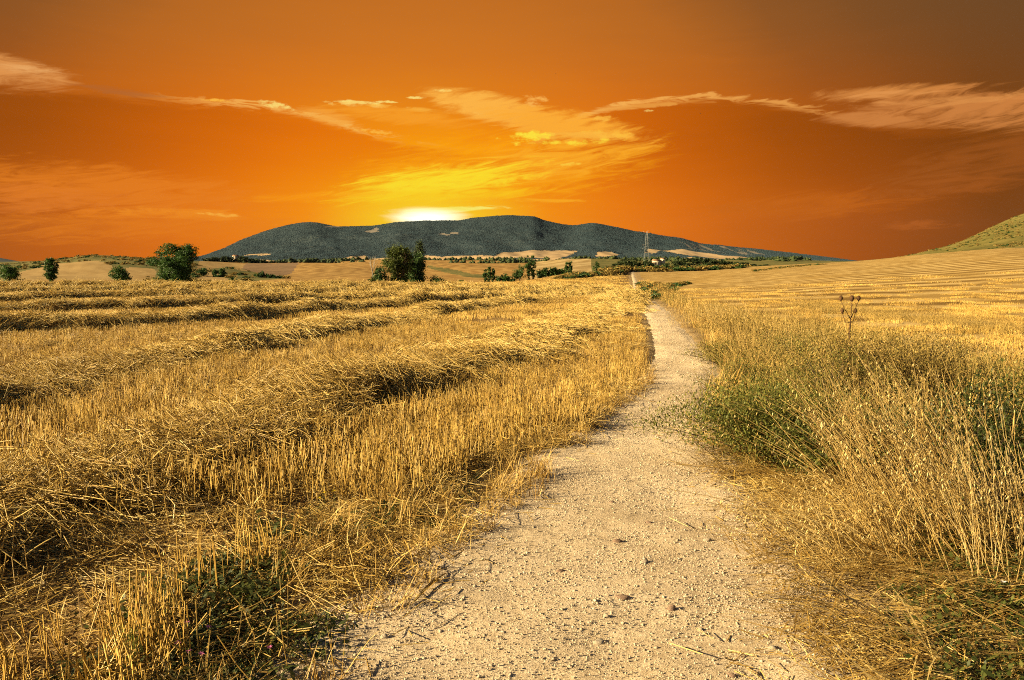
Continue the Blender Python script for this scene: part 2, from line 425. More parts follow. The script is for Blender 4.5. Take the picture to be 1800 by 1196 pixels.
class MB:
    """collects shapes into one mesh"""
    def __init__(self):
        self.V = []; self.F3 = []; self.F4 = []; self.A = []; self.n = 0

    def add(self, V, F3=None, F4=None, a=0.5):
        V = np.asarray(V, float).reshape(-1, 3)
        if F3 is not None and len(F3): self.F3.append(np.asarray(F3, int) + self.n)
        if F4 is not None and len(F4): self.F4.append(np.asarray(F4, int) + self.n)
        self.V.append(V); self.A.append(np.broadcast_to(np.asarray(a, float), (len(V),)).copy()); self.n += len(V)

    def tube(self, pts, rad, sides=5, a=0.5, cap=True):
        pts = np.asarray(pts, float); n = len(pts); rad = np.broadcast_to(np.asarray(rad, float), (n,))
        tg = np.gradient(pts, axis=0); tg /= np.linalg.norm(tg, axis=1)[:, None] + 1e-9
        ref = np.array([0, 0, 1.0]) if abs(tg[0][2]) < 0.9 else np.array([1.0, 0, 0])
        u = np.cross(tg, ref); u /= np.linalg.norm(u, axis=1)[:, None] + 1e-9
        v = np.cross(tg, u)
        an = np.linspace(0, 2 * math.pi, sides, endpoint=False)
        V = pts[:, None, :] + rad[:, None, None] * (u[:, None, :] * np.cos(an)[None, :, None] + v[:, None, :] * np.sin(an)[None, :, None])
        q = []
        for i in range(n - 1):
            for j in range(sides):
                k = (j + 1) % sides
                q.append((i * sides + j, i * sides + k, (i + 1) * sides + k, (i + 1) * sides + j))
        f3 = []
        if cap:
            for j in range(1, sides - 1):
                f3.append(((n - 1) * sides, (n - 1) * sides + j, (n - 1) * sides + j + 1))
                f3.append((0, j + 1, j))
        self.add(V.reshape(-1, 3), f3, q, a)

    def box(self, lo, hi, a=0.5):
        x0, y0, z0 = lo; x1, y1, z1 = hi
        V = [(x0, y0, z0), (x1, y0, z0), (x1, y1, z0), (x0, y1, z0), (x0, y0, z1), (x1, y0, z1), (x1, y1, z1), (x0, y1, z1)]
        self.add(V, None, [(0, 3, 2, 1), (4, 5, 6, 7), (0, 1, 5, 4), (1, 2, 6, 5), (2, 3, 7, 6), (3, 0, 4, 7)], a)

    def leaf(self, base, direc, length, width, a=0.5, fold=0.25, droop=0.0):
        d = np.asarray(direc, float); d = d / (np.linalg.norm(d) + 1e-9)
        s = np.cross(d, (0, 0, 1.0)); ns = np.linalg.norm(s)
        s = s / ns if ns > 1e-3 else np.array([1.0, 0, 0])
        up = np.cross(s, d); b = np.asarray(base, float)
        m = b + d * length * 0.45 - np.array([0, 0, droop * length * .22])
        t = b + d * length - np.array([0, 0, droop * length])
        self.add([b, m + s * width * .5, t, m - s * width * .5], [(0, 1, 3), (1, 2, 3)], None, a)

    def leaves(self, base, direc, length, width, a, droop=0.1):
        """many leaves at once"""
        b = np.asarray(base, float); n = len(b); d = np.asarray(direc, float)
        d = d / (np.linalg.norm(d, axis=1)[:, None] + 1e-9)
        s = np.stack([d[:, 1], -d[:, 0], np.zeros(n)], -1); ns = np.linalg.norm(s, axis=1)[:, None]
        s = np.where(ns > 1e-3, s / np.maximum(ns, 1e-3), np.array([1.0, 0, 0]))
        length = np.broadcast_to(length, (n,))[:, None]; width = np.broadcast_to(width, (n,))[:, None]
        dz = np.concatenate([np.zeros((n, 2)), length * droop], 1)
        m = b + d * length * .45 - dz * .22; t = b + d * length - dz
        V = np.stack([b, m + s * width * .5, t, m - s * width * .5], 1).reshape(-1, 3)
        k = np.arange(n)[:, None] * 4
        self.add(V, np.concatenate([k + np.array([[0, 1, 3]]), k + np.array([[1, 2, 3]])]), None, np.repeat(np.broadcast_to(a, (n,)), 4))

    def mesh(self, name, mat=None, smooth=False):
        V = np.concatenate(self.V)
        fl = []
        if self.F3: fl.append(np.concatenate(self.F3))
        if self.F4: fl.append(np.concatenate(self.F4))
        return mesh_np(name, V, fl, mat, {'v': np.concatenate(self.A)}, smooth)


def scatter(name, protos, pts, rot, scl, parent=None, idx=None, label=None, cat=None):
    """stuff nobody could count: one object whose points carry copies of the prototypes"""
    n = len(pts)
    me = bpy.data.meshes.new(name)
    me.vertices.add(n); me.vertices.foreach_set('co', np.asarray(pts, np.float32).ravel())
    a = me.attributes.new('rot', 'FLOAT_VECTOR', 'POINT'); a.data.foreach_set('vector', np.asarray(rot, np.float32).ravel())
    scl = np.asarray(scl, np.float32)
    if scl.ndim == 1: scl = np.repeat(scl[:, None], 3, axis=1)
    a = me.attributes.new('scl', 'FLOAT_VECTOR', 'POINT'); a.data.foreach_set('vector', scl.ravel())
    if idx is None: idx = rng.integers(0, len(protos), n)
    a = me.attributes.new('idx', 'INT', 'POINT'); a.data.foreach_set('value', np.asarray(idx, np.int32))
    o = obj(name, me, parent)
    pc = bpy.data.collections.new('kit_' + name)
    for k, pm in enumerate(protos):
        po = bpy.data.objects.new('%03d_kit' % k, pm); pc.objects.link(po)
    g = bpy.data.node_groups.new('scatter_' + name, 'GeometryNodeTree')
    g.interface.new_socket('Geometry', in_out='INPUT', socket_type='NodeSocketGeometry')
    g.interface.new_socket('Geometry', in_out='OUTPUT', socket_type='NodeSocketGeometry')
    N, L = g.nodes, g.links
    gi = N.new('NodeGroupInput'); go = N.new('NodeGroupOutput')
    ci = N.new('GeometryNodeCollectionInfo'); ci.inputs['Collection'].default_value = pc
    ci.inputs['Separate Children'].default_value = True; ci.inputs['Reset Children'].default_value = True
    iop = N.new('GeometryNodeInstanceOnPoints'); iop.inputs['Pick Instance'].default_value = True
    def na(nm, ty):
        q = N.new('GeometryNodeInputNamedAttribute'); q.data_type = ty; q.inputs['Name'].default_value = nm
        return q.outputs['Attribute']
    e2r = N.new('FunctionNodeEulerToRotation')
    L.new(na('rot', 'FLOAT_VECTOR'), e2r.inputs[0])
    L.new(gi.outputs[0], iop.inputs['Points']); L.new(ci.outputs[0], iop.inputs['Instance'])
    L.new(na('idx', 'INT'), iop.inputs['Instance Index']); L.new(e2r.outputs[0], iop.inputs['Rotation'])
    L.new(na('scl', 'FLOAT_VECTOR'), iop.inputs['Scale']); L.new(iop.outputs[0], go.inputs[0])
    md = o.modifiers.new('scatter', 'NODES'); md.node_group = g
    setp(o, label, cat, None, 'stuff')
    return o


# ------------------------------------------------------------------ materials
ALBEDO = 0.72


def dim(stops):
    return [(p, tuple(c * ALBEDO for c in col)) for p, col in stops]


def new_mat(name):
    m = bpy.data.materials.new(name); m.use_nodes = True
    T = NT(m.node_tree); bsdf = T.n['Principled BSDF']
    return m, T, bsdf


def plant_mat(name, stops, trans=0.25, rough=0.6, spec=0.25, patch=None):
    """colour by the piece (attribute v) and by the copy, some light through the blade"""
    m, T, b = new_mat(name)
    at = T.node('ShaderNodeAttribute'); at.attribute_name = 'v'
    oi = T.node('ShaderNodeObjectInfo')
    f = T.m('ADD', T.m('MULTIPLY', at.outputs['Fac'], 0.72), T.m('MULTIPLY', oi.outputs['Random'], 0.28))
    if patch:
        geo = T.node('ShaderNodeNewGeometry')
        nz = T.noise(geo.outputs['Position'], patch[0], 3.0)
        f = T.m('ADD', f, T.m('MULTIPLY', T.m('SUBTRACT', nz, 0.5), patch[1]), clamp=True)
    col = T.ramp(f, dim(stops))
    T.put(b.inputs['Base Color'], col); b.inputs['Roughness'].default_value = rough
    b.inputs['Specular IOR Level'].default_value = spec
    if trans > 0:
        tr = T.node('ShaderNodeBsdfTranslucent'); T.put(tr.inputs['Color'], col)
        mx = T.node('ShaderNodeMixShader'); mx.inputs[0].default_value = trans
        T.l.new(b.outputs[0], mx.inputs[1]); T.l.new(tr.outputs[0], mx.inputs[2])
        T.l.new(mx.outputs[0], T.n['Material Output'].inputs[0])
    return m


def ground_mat(name, stops, scale=1.0, bump=0.3, bands=None, detail=6.0, rough=0.95, fine=40.0, finek=0.45, dist=0.02):
    m, T, b = new_mat(name)
    geo = T.node('ShaderNodeNewGeometry'); p = geo.outputs['Position']
    n1 = T.noise(p, scale, detail, 0.6); n2 = T.noise(p, scale * fine, 4.0, 0.65)
    f = T.m('ADD', T.m('MULTIPLY', n1, 1 - finek), T.m('MULTIPLY', n2, finek))
    if bands:
        ang, per, amt, warp = bands
        sp = T.node('ShaderNodeSeparateXYZ'); T.l.new(p, sp.inputs[0])
        q = T.m('ADD', T.m('MULTIPLY', sp.outputs[0], math.cos(ang)), T.m('MULTIPLY', sp.outputs[1], math.sin(ang)))
        q = T.m('ADD', q, T.m('MULTIPLY', T.noise(p, 0.02, 3.0), warp))
        wv = T.m('SINE', T.m('MULTIPLY', q, 2 * math.pi / per))
        brk = T.step(T.noise(p, 0.15, 4.0), 0.32, 0.6)
        f = T.m('ADD', f, T.m('MULTIPLY', T.m('MULTIPLY', wv, brk), amt))
    f = T.step(f, 0.25, 0.75)
    col = T.ramp(f, dim(stops))
    T.put(b.inputs['Base Color'], col); b.inputs['Roughness'].default_value = rough; b.inputs['Specular IOR Level'].default_value = 0.1
    if bump:
        bm = T.node('ShaderNodeBump'); bm.inputs['Strength'].default_value = bump; bm.inputs['Distance'].default_value = dist
        T.put(bm.inputs['Height'], n2); T.l.new(bm.outputs[0], b.inputs['Normal'])
    return m


STRAW = [(0.0, (0.15, 0.08, 0.014)), (0.3, (0.42, 0.265, 0.055)), (0.62, (0.68, 0.47, 0.125)), (1.0, (0.92, 0.74, 0.33))]
M = {}
M['stubble'] = plant_mat('stubble_stalks', [(0.0, (0.21, 0.115, 0.02)), (0.4, (0.50, 0.31, 0.062)), (0.8, (0.70, 0.48, 0.125)), (1.0, (0.84, 0.65, 0.25))], 0.06, 0.5, 0.3, (0.5, 0.3))
M['straw'] = plant_mat('loose_straw', STRAW, 0.05, 0.42, 0.4, (0.8, 0.3))
M['dry_grass'] = plant_mat('dry_grass_blades', [(0.0, (0.24, 0.125, 0.025)), (0.45, (0.54, 0.335, 0.075)), (1.0, (0.80, 0.60, 0.23))], 0.12, 0.55, 0.25, (0.9, 0.35))
M['oat'] = plant_mat('tall_dry_grass', [(0.0, (0.32, 0.18, 0.045)), (0.5, (0.64, 0.45, 0.15)), (1.0, (0.90, 0.74, 0.38))], 0.12, 0.5, 0.3)
M['weed'] = plant_mat('weed_leaves', [(0.0, (0.05, 0.065, 0.014)), (0.35, (0.15, 0.155, 0.032)), (0.6, (0.30, 0.25, 0.055)), (1.0, (0.60, 0.42, 0.13))], 0.3, 0.6, 0.25)
M['bush'] = plant_mat('shrub_leaves', [(0.0, (0.045, 0.06, 0.012)), (0.4, (0.13, 0.15, 0.026)), (0.7, (0.28, 0.25, 0.05)), (1.0, (0.62, 0.45, 0.12))], 0.25, 0.6, 0.25)
M['herb'] = plant_mat('low_green_leaves', [(0.0, (0.026, 0.038, 0.008)), (0.6, (0.075, 0.095, 0.018)), (1.0, (0.19, 0.18, 0.04))], 0.25, 0.55, 0.3)
M['leaf'] = plant_mat('tree_leaves', [(0.0, (0.018, 0.050, 0.010)), (0.5, (0.052, 0.120, 0.022)), (1.0, (0.135, 0.22, 0.045))], 0.35, 0.6, 0.25)
M['leaf_yellow'] = plant_mat('yellowing_leaves', [(0.0, (0.028, 0.052, 0.010)), (0.5, (0.09, 0.125, 0.02)), (0.85, (0.20, 0.20, 0.03)), (1.0, (0.42, 0.30, 0.03))], 0.35, 0.6, 0.25)
M['poplar'] = plant_mat('poplar_leaves', [(0.0, (0.018, 0.046, 0.011)), (0.5, (0.048, 0.105, 0.022)), (1.0, (0.115, 0.18, 0.04))], 0.25, 0.6, 0.25)
M['pine'] = plant_mat('pine_needles', [(0.0, (0.015, 0.030, 0.010)), (0.6, (0.040, 0.062, 0.018)), (1.0, (0.085, 0.105, 0.026))], 0.15, 0.6, 0.2)
M['scrub'] = plant_mat('scrub_leaves', [(0.0, (0.09, 0.07, 0.016)), (0.45, (0.27, 0.19, 0.045)), (1.0, (0.66, 0.46, 0.15))], 0.2, 0.7, 0.2)
M['forest'] = plant_mat('hazed_mountain_trees', [(0.0, (0.028, 0.052, 0.070)), (0.5, (0.038, 0.068, 0.090)), (1.0, (0.056, 0.088, 0.102))], 0.0, 0.8, 0.1, (0.004, 0.8))  # blue of the distant haze is mixed into the leaf colour
M['bark'] = ground_mat('bark', [(0, (0.05, 0.035, 0.022)), (1, (0.16, 0.12, 0.08))], 6.0, 0.6)
M['dead_wood'] = ground_mat('dead_wood', [(0, (0.28, 0.25, 0.21)), (1, (0.50, 0.46, 0.40))], 3.0, 0.3)
M['soil'] = ground_mat('stubble_soil', [(0, (0.10, 0.055, 0.018)), (0.5, (0.24, 0.145, 0.05)), (1, (0.42, 0.28, 0.10))], 0.9, 0.8, None)
M['stubble_far'] = ground_mat('harvested_field', [(0, (0.32, 0.185, 0.05)), (0.5, (0.45, 0.28, 0.08)), (1, (0.56, 0.38, 0.14))], 0.35, 0.5, (1.25, 5.2, 0.10, 8.0))
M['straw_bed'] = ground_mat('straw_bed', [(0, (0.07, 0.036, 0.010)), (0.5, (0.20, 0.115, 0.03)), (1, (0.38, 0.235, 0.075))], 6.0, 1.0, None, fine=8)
M['path'] = None
M['verge'] = ground_mat('verge_soil', [(0, (0.15, 0.10, 0.045)), (0.5, (0.34, 0.235, 0.11)), (1, (0.52, 0.38, 0.21))], 1.4, 0.7)
M['right_field'] = ground_mat('banded_stubble', [(0, (0.19, 0.11, 0.028)), (0.45, (0.38, 0.24, 0.068)), (1, (0.58, 0.41, 0.16))], 0.30, 0.6, (math.pi / 2 + 0.22, 3.8, 0.24, 2.0))
M['hill_field'] = ground_mat('pale_hill_stubble', [(0, (0.26, 0.165, 0.06)), (1, (0.40, 0.275, 0.115))], 0.03, 0.3, (0.5, 9.0, 0.07, 20.0), fine=30)
M['valley_field'] = ground_mat('valley_stubble', [(0, (0.25, 0.14, 0.04)), (1, (0.42, 0.26, 0.085))], 0.02, 0.3, (0.25, 13.0, 0.22, 60.0), fine=20)
M['striped_field'] = ground_mat('striped_stubble', [(0, (0.33, 0.22, 0.085)), (1, (0.56, 0.42, 0.20))], 0.02, 0.2, (-0.30, 24.0, 0.22, 30.0), fine=20)
M['ploughed'] = ground_mat('ploughed_earth', [(0, (0.15, 0.095, 0.052)), (1, (0.27, 0.175, 0.10))], 0.03, 0.4, (0.6, 7.0, 0.06, 15.0), fine=25)
M['scrub_land'] = ground_mat('scrubby_grassland', [(0, (0.05, 0.055, 0.018)), (0.5, (0.135, 0.13, 0.04)), (1, (0.29, 0.22, 0.075))], 0.035, 0.6, None, fine=9, finek=0.55)
M['green_hill'] = ground_mat('grassy_hillside', [(0, (0.06, 0.055, 0.014)), (0.5, (0.155, 0.135, 0.032)), (1, (0.29, 0.22, 0.07))], 0.06, 0.6, None, fine=10, finek=0.5)
M['mountain'] = ground_mat('hazed_wooded_slope', [(0, (0.028, 0.048, 0.060)), (0.6, (0.044, 0.066, 0.078)), (1, (0.075, 0.092, 0.085))], 0.003, 0.5, None, fine=12)  # slope colour carries painted haze blue, beyond what the thin air gives
M['mountain_field'] = ground_mat('upland_fields', [(0, (0.34, 0.235, 0.125)), (0.5, (0.50, 0.35, 0.19)), (1, (0.58, 0.43, 0.26))], 0.003, 0.1, None, fine=8)
M['rock'] = ground_mat('pale_crag', [(0, (0.13, 0.12, 0.10)), (1, (0.30, 0.26, 0.21))], 0.01, 0.6, None, fine=10)
M['ground'] = ground_mat('plain', [(0, (0.25, 0.17, 0.07)), (1, (0.38, 0.26, 0.11))], 0.005, 0.0)


def path_mat():
    m, T, b = new_mat('sandy_path')
    geo = T.node('ShaderNodeNewGeometry'); p = geo.outputs['Position']
    n1 = T.noise(p, 0.8, 5.0, 0.6); n2 = T.noise(p, 22.0, 5.0, 0.7); n3 = T.noise(p, 130.0, 3.0, 0.7)
    f = T.m('ADD', T.m('ADD', T.m('MULTIPLY', n1, 0.3), T.m('MULTIPLY', n2, 0.3)), T.m('MULTIPLY', n3, 0.4))
    col = T.ramp(T.step(f, 0.36, 0.64), [(0, (0.27, 0.20, 0.12)), (0.5, (0.46, 0.365, 0.24)), (1, (0.62, 0.51, 0.37))])
    vo = T.node('ShaderNodeTexVoronoi'); T.put(vo.inputs['Vector'], T.vadd(p, (3.1, 1.7, 0))); vo.inputs['Scale'].default_value = 150.0; vo.inputs['Randomness'].default_value = 1.0
    T.put(b.inputs['Base Color'], col); b.inputs['Roughness'].default_value = 0.95; b.inputs['Specular IOR Level'].default_value = 0.1
    grit = T.step(T.noise(p, 210.0, 3.0, 0.8), 0.52, 0.72)
    h = T.m('ADD', T.m('MULTIPLY', n2, 0.5), T.m('ADD', T.m('MULTIPLY', n3, 0.25), T.m('MULTIPLY', grit, 0.22)))
    bm = T.node('ShaderNodeBump'); bm.inputs['Strength'].default_value = 0.8; bm.inputs['Distance'].default_value = 0.018
    T.put(bm.inputs['Height'], h); T.l.new(bm.outputs[0], b.inputs['Normal'])
    return m


M['path'] = path_mat()
M['pebble'] = plant_mat('pebbles', [(0, (0.28, 0.22, 0.15)), (0.4, (0.50, 0.40, 0.28)), (0.8, (0.62, 0.52, 0.38)), (1.0, (0.80, 0.72, 0.60))], 0.0, 0.85, 0.2)
M['stone'] = ground_mat('stone', [(0, (0.34, 0.27, 0.19)), (1, (0.62, 0.54, 0.42))], 14.0, 0.5)
M['stone_dark'] = ground_mat('brown_stone', [(0, (0.20, 0.13, 0.09)), (1, (0.36, 0.25, 0.18))], 14.0, 0.5)

# ------------------------------------------------------------------ land
def in_poly(px, py, poly):
    px = np.asarray(px); py = np.asarray(py); c = np.zeros(px.shape, bool)
    n = len(poly)
    for i in range(n):
        (x0, y0), (x1, y1) = poly[i], poly[(i + 1) % n]
        if y0 == y1: continue
        k = ((y0 > py) != (y1 > py)) & (px < (x1 - x0) * (py - y0) / (y1 - y0) + x0)
        c ^= k
    return c


def project(x, y, z):
    cp, sp = math.cos(PITCH), math.sin(PITCH)
    dz = z - CAM_H
    d = y * cp - dz * sp; u = y * sp + dz * cp
    return CX + FPX * x / d, CY - FPX * u / d


def field_end(px):
    return np.interp(px, [-900, 700, 800, 900, 1000, 1060, 1115], [74, 74, 78, 118, 172, 205, 216])


APEX = -9.0
tt = np.unique(np.concatenate([np.linspace(-1.7, -0.80, 40), np.linspace(-0.80, 0.80, 760), np.linspace(0.80, 1.7, 40)]))
yy = np.concatenate([np.linspace(-7.5, 16, 95), np.exp(np.linspace(math.log(16.25), math.log(3600), 330))])
TT, YY = np.meshgrid(tt, yy)
XX = TT * (YY - APEX); ZZ = H(XX, np.maximum(YY, 0.0))
plx, prx = path_edges(YY)
onp = np.clip((np.minimum(XX - plx, prx - XX) + np.interp(YY, [0, 9, 14, 30], [.35, .3, .1, 0])) / 0.25, 0, 1) * (YY < 240)
ZZ = ZZ - 0.07 * onp
nr, nc = TT.shape
ci = lambda A: 0.25 * (A[:-1, :-1] + A[1:, :-1] + A[:-1, 1:] + A[1:, 1:])
cx, cy, cz = ci(XX), ci(YY), ci(ZZ)
cpx, cpy = project(cx, np.maximum(cy, 1.0), cz)
jx = cpx + (fbm(cx * .02, cy * .02, 3) - .5) * 16; jy = cpy + (fbm(cx * .05 + 7, cy * .03, 3) - .5) * 3
_l, _r = path_edges(cy); _vx = verge_right(cy)
reg = np.full(cx.shape, 'valley_field', dtype=object)
far = cy > 262
reg[far & (cpx < 372)] = 'scrub_land'
reg[far & in_poly(jx, jy, [(14, 505), (28, 479), (92, 463), (170, 459), (205, 470), (270, 474), (280, 505)])] = 'hill_field'
reg[far & in_poly(cpx, jy, [(340, 505), (346, 478), (382, 479), (412, 497), (400, 505)])] = 'hill_field'
reg[far & in_poly(cpx, jy, [(345, 475), (350, 455), (430, 466), (452, 478), (395, 472)])] = 'hill_field'
reg[far & in_poly(jx, jy, [(370, 473), (395, 471), (452, 478), (498, 490), (412, 497), (382, 479)])] = 'scrub_land'
reg[far & in_poly(cpx, jy, [(424, 474), (432, 464), (526, 462), (512, 481), (484, 488), (452, 479)])] = 'ploughed'
reg[far & in_poly(jx, jy, [(758, 466), (830, 482), (900, 486), (900, 490), (820, 487), (758, 474)])] = 'scrub_land'
reg[far & in_poly(cpx, cpy, [(930, 490), (938, 455), (1100, 455), (1100, 490)])] = 'striped_field'
left = (cx < _l) & (cy < field_end(np.where(cy > 1, cpx, -900)))
reg[left] = 'stubble_field'
rightn = (cx >= _l) & (cy < 262) & (cpx > 1040)
reg[rightn & (cy >= 0)] = 'right_field'
reg[(cx >= _l) & (cx < _vx) & (cy < 240)] = 'verge'
reg[(cx >= _l) & (cy < 2)] = 'verge'
reg[(cx < stubble_edge(cy) + 9) & (cx > stubble_edge(cy) + 0.1) & (cx < _r) & (cy < 240)] = 'verge'
reg[(cpx > 1040) & (cy >= 262)] = 'scrub_land'
reg[(cpx > 1560) & (cy >= 290)] = 'green_hill'
reg[(cx < _l) & (cy >= field_end(np.maximum(cpx, -900))) & (cy <= 262)] = 'valley_field'
verts = np.stack([XX, YY, ZZ], -1).reshape(-1, 3)
ii = np.arange(nr * nc).reshape(nr, nc)
quads = np.stack([ii[:-1, :-1], ii[:-1, 1:], ii[1:, 1:], ii[1:, :-1]], -1).reshape(-1, 4)
rf = reg.ravel()
LANDS = {
    'stubble_field': ('stubble_field', 'soil', 'cut stubble field with straw windrows beside the sandy path'),
    'verge': ('grass_verge', 'verge', 'weedy dry verge along both sides of the sandy path'),
    'right_field': ('banded_field', 'right_field', 'banded golden stubble field rising beyond the tall dry grass'),
    'hill_field': ('hill_field', 'hill_field', 'pale stubble on the low hill behind the small round trees'),
    'scrub_land': ('scrub_hill', 'scrub_land', 'olive scrub on the low hills and banks'),
    'ploughed': ('ploughed_field', 'ploughed', 'brown ploughed field below the dark wood'),
    'valley_field': ('valley_field', 'valley_field', 'golden stubble in the valley below the mountain'),
    'striped_field': ('striped_field', 'striped_field', 'pale striped stubble behind the row of poplars'),
    'green_hill': ('grassy_hill', 'green_hill', 'green grassy hill at the edge of the banded field'),
}
for key, (nm, mt, lb) in LANDS.items():
    q = quads[rf == key]
    if not len(q): continue
    used, inv = np.unique(q, return_inverse=True)
    me = mesh_np(nm, verts[used], inv.reshape(-1, 4), M[mt], None, True)
    setp(obj(nm, me), lb, 'hill' if 'hill' in nm else ('verge' if key == 'verge' else 'field'), None, 'structure')
# land under and behind everything, out to the horizon
ring = np.linspace(0, 2 * math.pi, 64, endpoint=False)
gv = np.concatenate([[[0, 0, -14.0]]] + [np.stack([np.cos(ring) * r, np.sin(ring) * r, np.full(64, -14.0)], -1) for r in (1500, 6400)])
gf3 = np.array([(0, 1 + k, 1 + (k + 1) % 64) for k in range(64)]); gf4 = np.array([(1 + k, 65 + k, 65 + (k + 1) % 64, 1 + (k + 1) % 64) for k in range(64)])
setp(obj('ground', mesh_np('ground', gv, [gf3, gf4], M['ground'])), 'plain stretching out to the horizon', 'ground', None, 'structure')

# the sandy path
py_ = np.concatenate([np.linspace(-7, 2, 30), np.linspace(2.1, 12, 250), np.linspace(12.1, 40, 170), np.linspace(40.5, 240, 200)])
us = np.linspace(0, 1, 61)
Lp, Rp = path_edges(py_)
wob = (fbm(py_ * 2.3, py_ * 0 + 3, 5, .7) - .5) * 0.42; wob2 = (fbm(py_ * 2.3, py_ * 0 + 30, 5, .7) - .5) * 0.42
Lp = Lp + wob - np.interp(py_, [0, 4, 9, 14, 30], [.5, .5, .45, .2, .1]); Rp = Rp + wob2 + np.interp(py_, [0, 8, 14, 30], [.35, .3, .15, .1])
PX = Lp[:, None] + (Rp - Lp)[:, None] * us[None, :]; PY = np.repeat(py_[:, None], 61, 1)
ed = np.minimum(us, 1 - us)[None, :] * (Rp - Lp)[:, None]
PZ = H(PX, np.maximum(PY, 0)) + 0.012 * np.clip(ed / 0.2, -1, 1) - 0.05 * np.clip(1 - ed / 0.35, 0, 1)
PZ += ((fbm(PX * 9, PY * 9, 3) - .5) * 0.014 + (fbm(PX * 2.2 + 50, PY * 2.2, 3) - .5) * 0.035) * np.clip(ed / .15, 0, 1) * np.clip(1.5 - PY / 60, 0.2, 1)
PZ += 0.02 * np.clip((PY - 20) / 20, 0, 1)
ip = np.arange(PX.size).reshape(PX.shape)
pq = np.stack([ip[:-1, :-1], ip[:-1, 1:], ip[1:, 1:], ip[1:, :-1]], -1).reshape(-1, 4)
setp(obj('path', mesh_np('path', np.stack([PX, PY, PZ], -1).reshape(-1, 3), pq, M['path'], None, True)), 'sandy gravel footpath winding away to the crest', 'path', None, 'structure')


def path_z(x, y):
    l, r = path_edges(y)
    e = np.minimum(x - l, r - x)
    return H(x, y) + 0.012 * np.clip(e / .2, -1, 1)


# the mountain and its far neighbour
RIDGE = [(-400, 466), (60, 466), (250, 463), (320, 457), (355, 450), (390, 438), (430, 420), (480, 403), (525, 393), (545, 391), (600, 398), (650, 397), (690, 392), (755, 388), (800, 388), (840, 382), (880, 379),
         (935, 380), (955, 387), (980, 393), (1010, 396), (1040, 393), (1075, 398), (1100, 403), (1140, 410), (1180, 416), (1240, 429), (1300, 435), (1380, 443), (1430, 449), (1500, 458), (1570, 464), (1700, 468), (2200, 470)]
rx, ry = zip(*RIDGE)
mp = np.linspace(-400, 2200, 900)
ridge = pchip(np.array(rx, float), np.array(ry, float), mp) + (fbm(mp * .03, mp * 0, 3) - .5) * 2.2
vs = np.concatenate([np.linspace(0, 1, 190), np.linspace(1.02, 1.5, 14)])
MPX, MV = np.meshgrid(mp, vs)
MY = 2500 + 2300 * MV
tx = (MPX - CX) / (FPX * 1.00415)
MX = tx * MY
gsh = np.clip(MV, 0, 1)
prof = 0.16 * gsh + 0.84 * np.clip((gsh - 0.12) / 0.88, 0, 1) ** 1.7
low = 463.5
rdg = np.broadcast_to(ridge[None, :], MPX.shape)
mpy = low + (rdg - low) * prof
MZ = CAM_H + MY * slope_of(mpy)
gully = (fbm(MX / 420 + MY / 1500 + 30, MY / 1400 + 3, 4) - .5)
hgt = np.clip((low - rdg) / 60, 0, 1)
MZ += gully * 110 * hgt * np.sin(np.clip(gsh, 0, 1) * math.pi) ** 0.8 + (fbm(MX / 120, MY / 120, 3) - .5) * 22 * hgt * np.clip(gsh * 4, 0, 1) * np.clip((1 - gsh) * 6, 0, 1)
back = np.clip(MV - 1, 0, 1)
MZ -= back * 260
MZ = np.maximum(MZ, -13)
mvert = np.stack([MX, MY, MZ], -1).reshape(-1, 3)
im = np.arange(MX.size).reshape(MX.shape)
mq = np.stack([im[:-1, :-1], im[:-1, 1:], im[1:, 1:], im[1:, :-1]], -1)
mcx, mcy, mcz = ci(MX), ci(MY), ci(MZ)
qx, qy = project(mcx, mcy, mcz)
jx = qx + (fbm(mcx / 160, mcy / 160, 3) - .5) * 22; jy = qy + (fbm(mcx / 130 + 9, mcy / 200, 3) - .5) * 5
mreg = np.zeros(qx.shape, int)
for poly in ([(770, 462), (775, 453), (840, 449), (905, 456), (1010, 455), (1040, 460), (1000, 463), (880, 464)], [(862, 452), (880, 444), (930, 440), (1010, 441), (1006, 450), (985, 457), (930, 453), (880, 455)], [(1046, 444), (1080, 444), (1086, 452), (1052, 452)],
             [(598, 456), (615, 450), (645, 449), (650, 455), (620, 459)], [(748, 460), (750, 449), (778, 452), (782, 458)], [(645, 460), (650, 455), (690, 454), (692, 460)],
             [(1136, 446), (1140, 439), (1162, 440), (1150, 448)], [(1165, 441), (1200, 437), (1230, 443), (1300, 451), (1400, 462), (1330, 462), (1230, 451), (1190, 446)],
             [(1150, 459), (1215, 451), (1330, 463), (1360, 468), (1140, 468)], [(425, 451), (436, 448), (470, 447), (468, 450)], [(440, 462), (448, 457), (520, 459), (640, 461), (640, 466), (440, 466)],
             [(820, 461), (845, 455), (885, 461), (880, 464), (830, 464)], [(905, 463), (915, 458), (1000, 459), (1000, 462)], [(690, 462), (700, 458), (745, 460), (745, 463)]):
    mreg[in_poly(jx, jy, poly)] = 1
crag = in_poly(qx, qy + (fbm(mcx / 60, mcy / 60, 2) - .5) * 6, [(1195, 424), (1240, 430), (1300, 437), (1345, 442), (1345, 450), (1290, 447), (1230, 441), (1195, 434)]) & (fbm(mcx / 30, mcy / 400, 3) > 0.54)
crag |= in_poly(jx, jy, [(770, 412), (790, 405), (812, 412), (800, 416)]) & (fbm(mcx / 45, mcy / 100, 3) > 0.5)
crag |= in_poly(jx, jy, [(570, 397), (600, 398), (598, 400), (572, 400)]) | in_poly(jx, jy, [(640, 405), (660, 400), (664, 407), (644, 409)])
mreg[crag] = 2
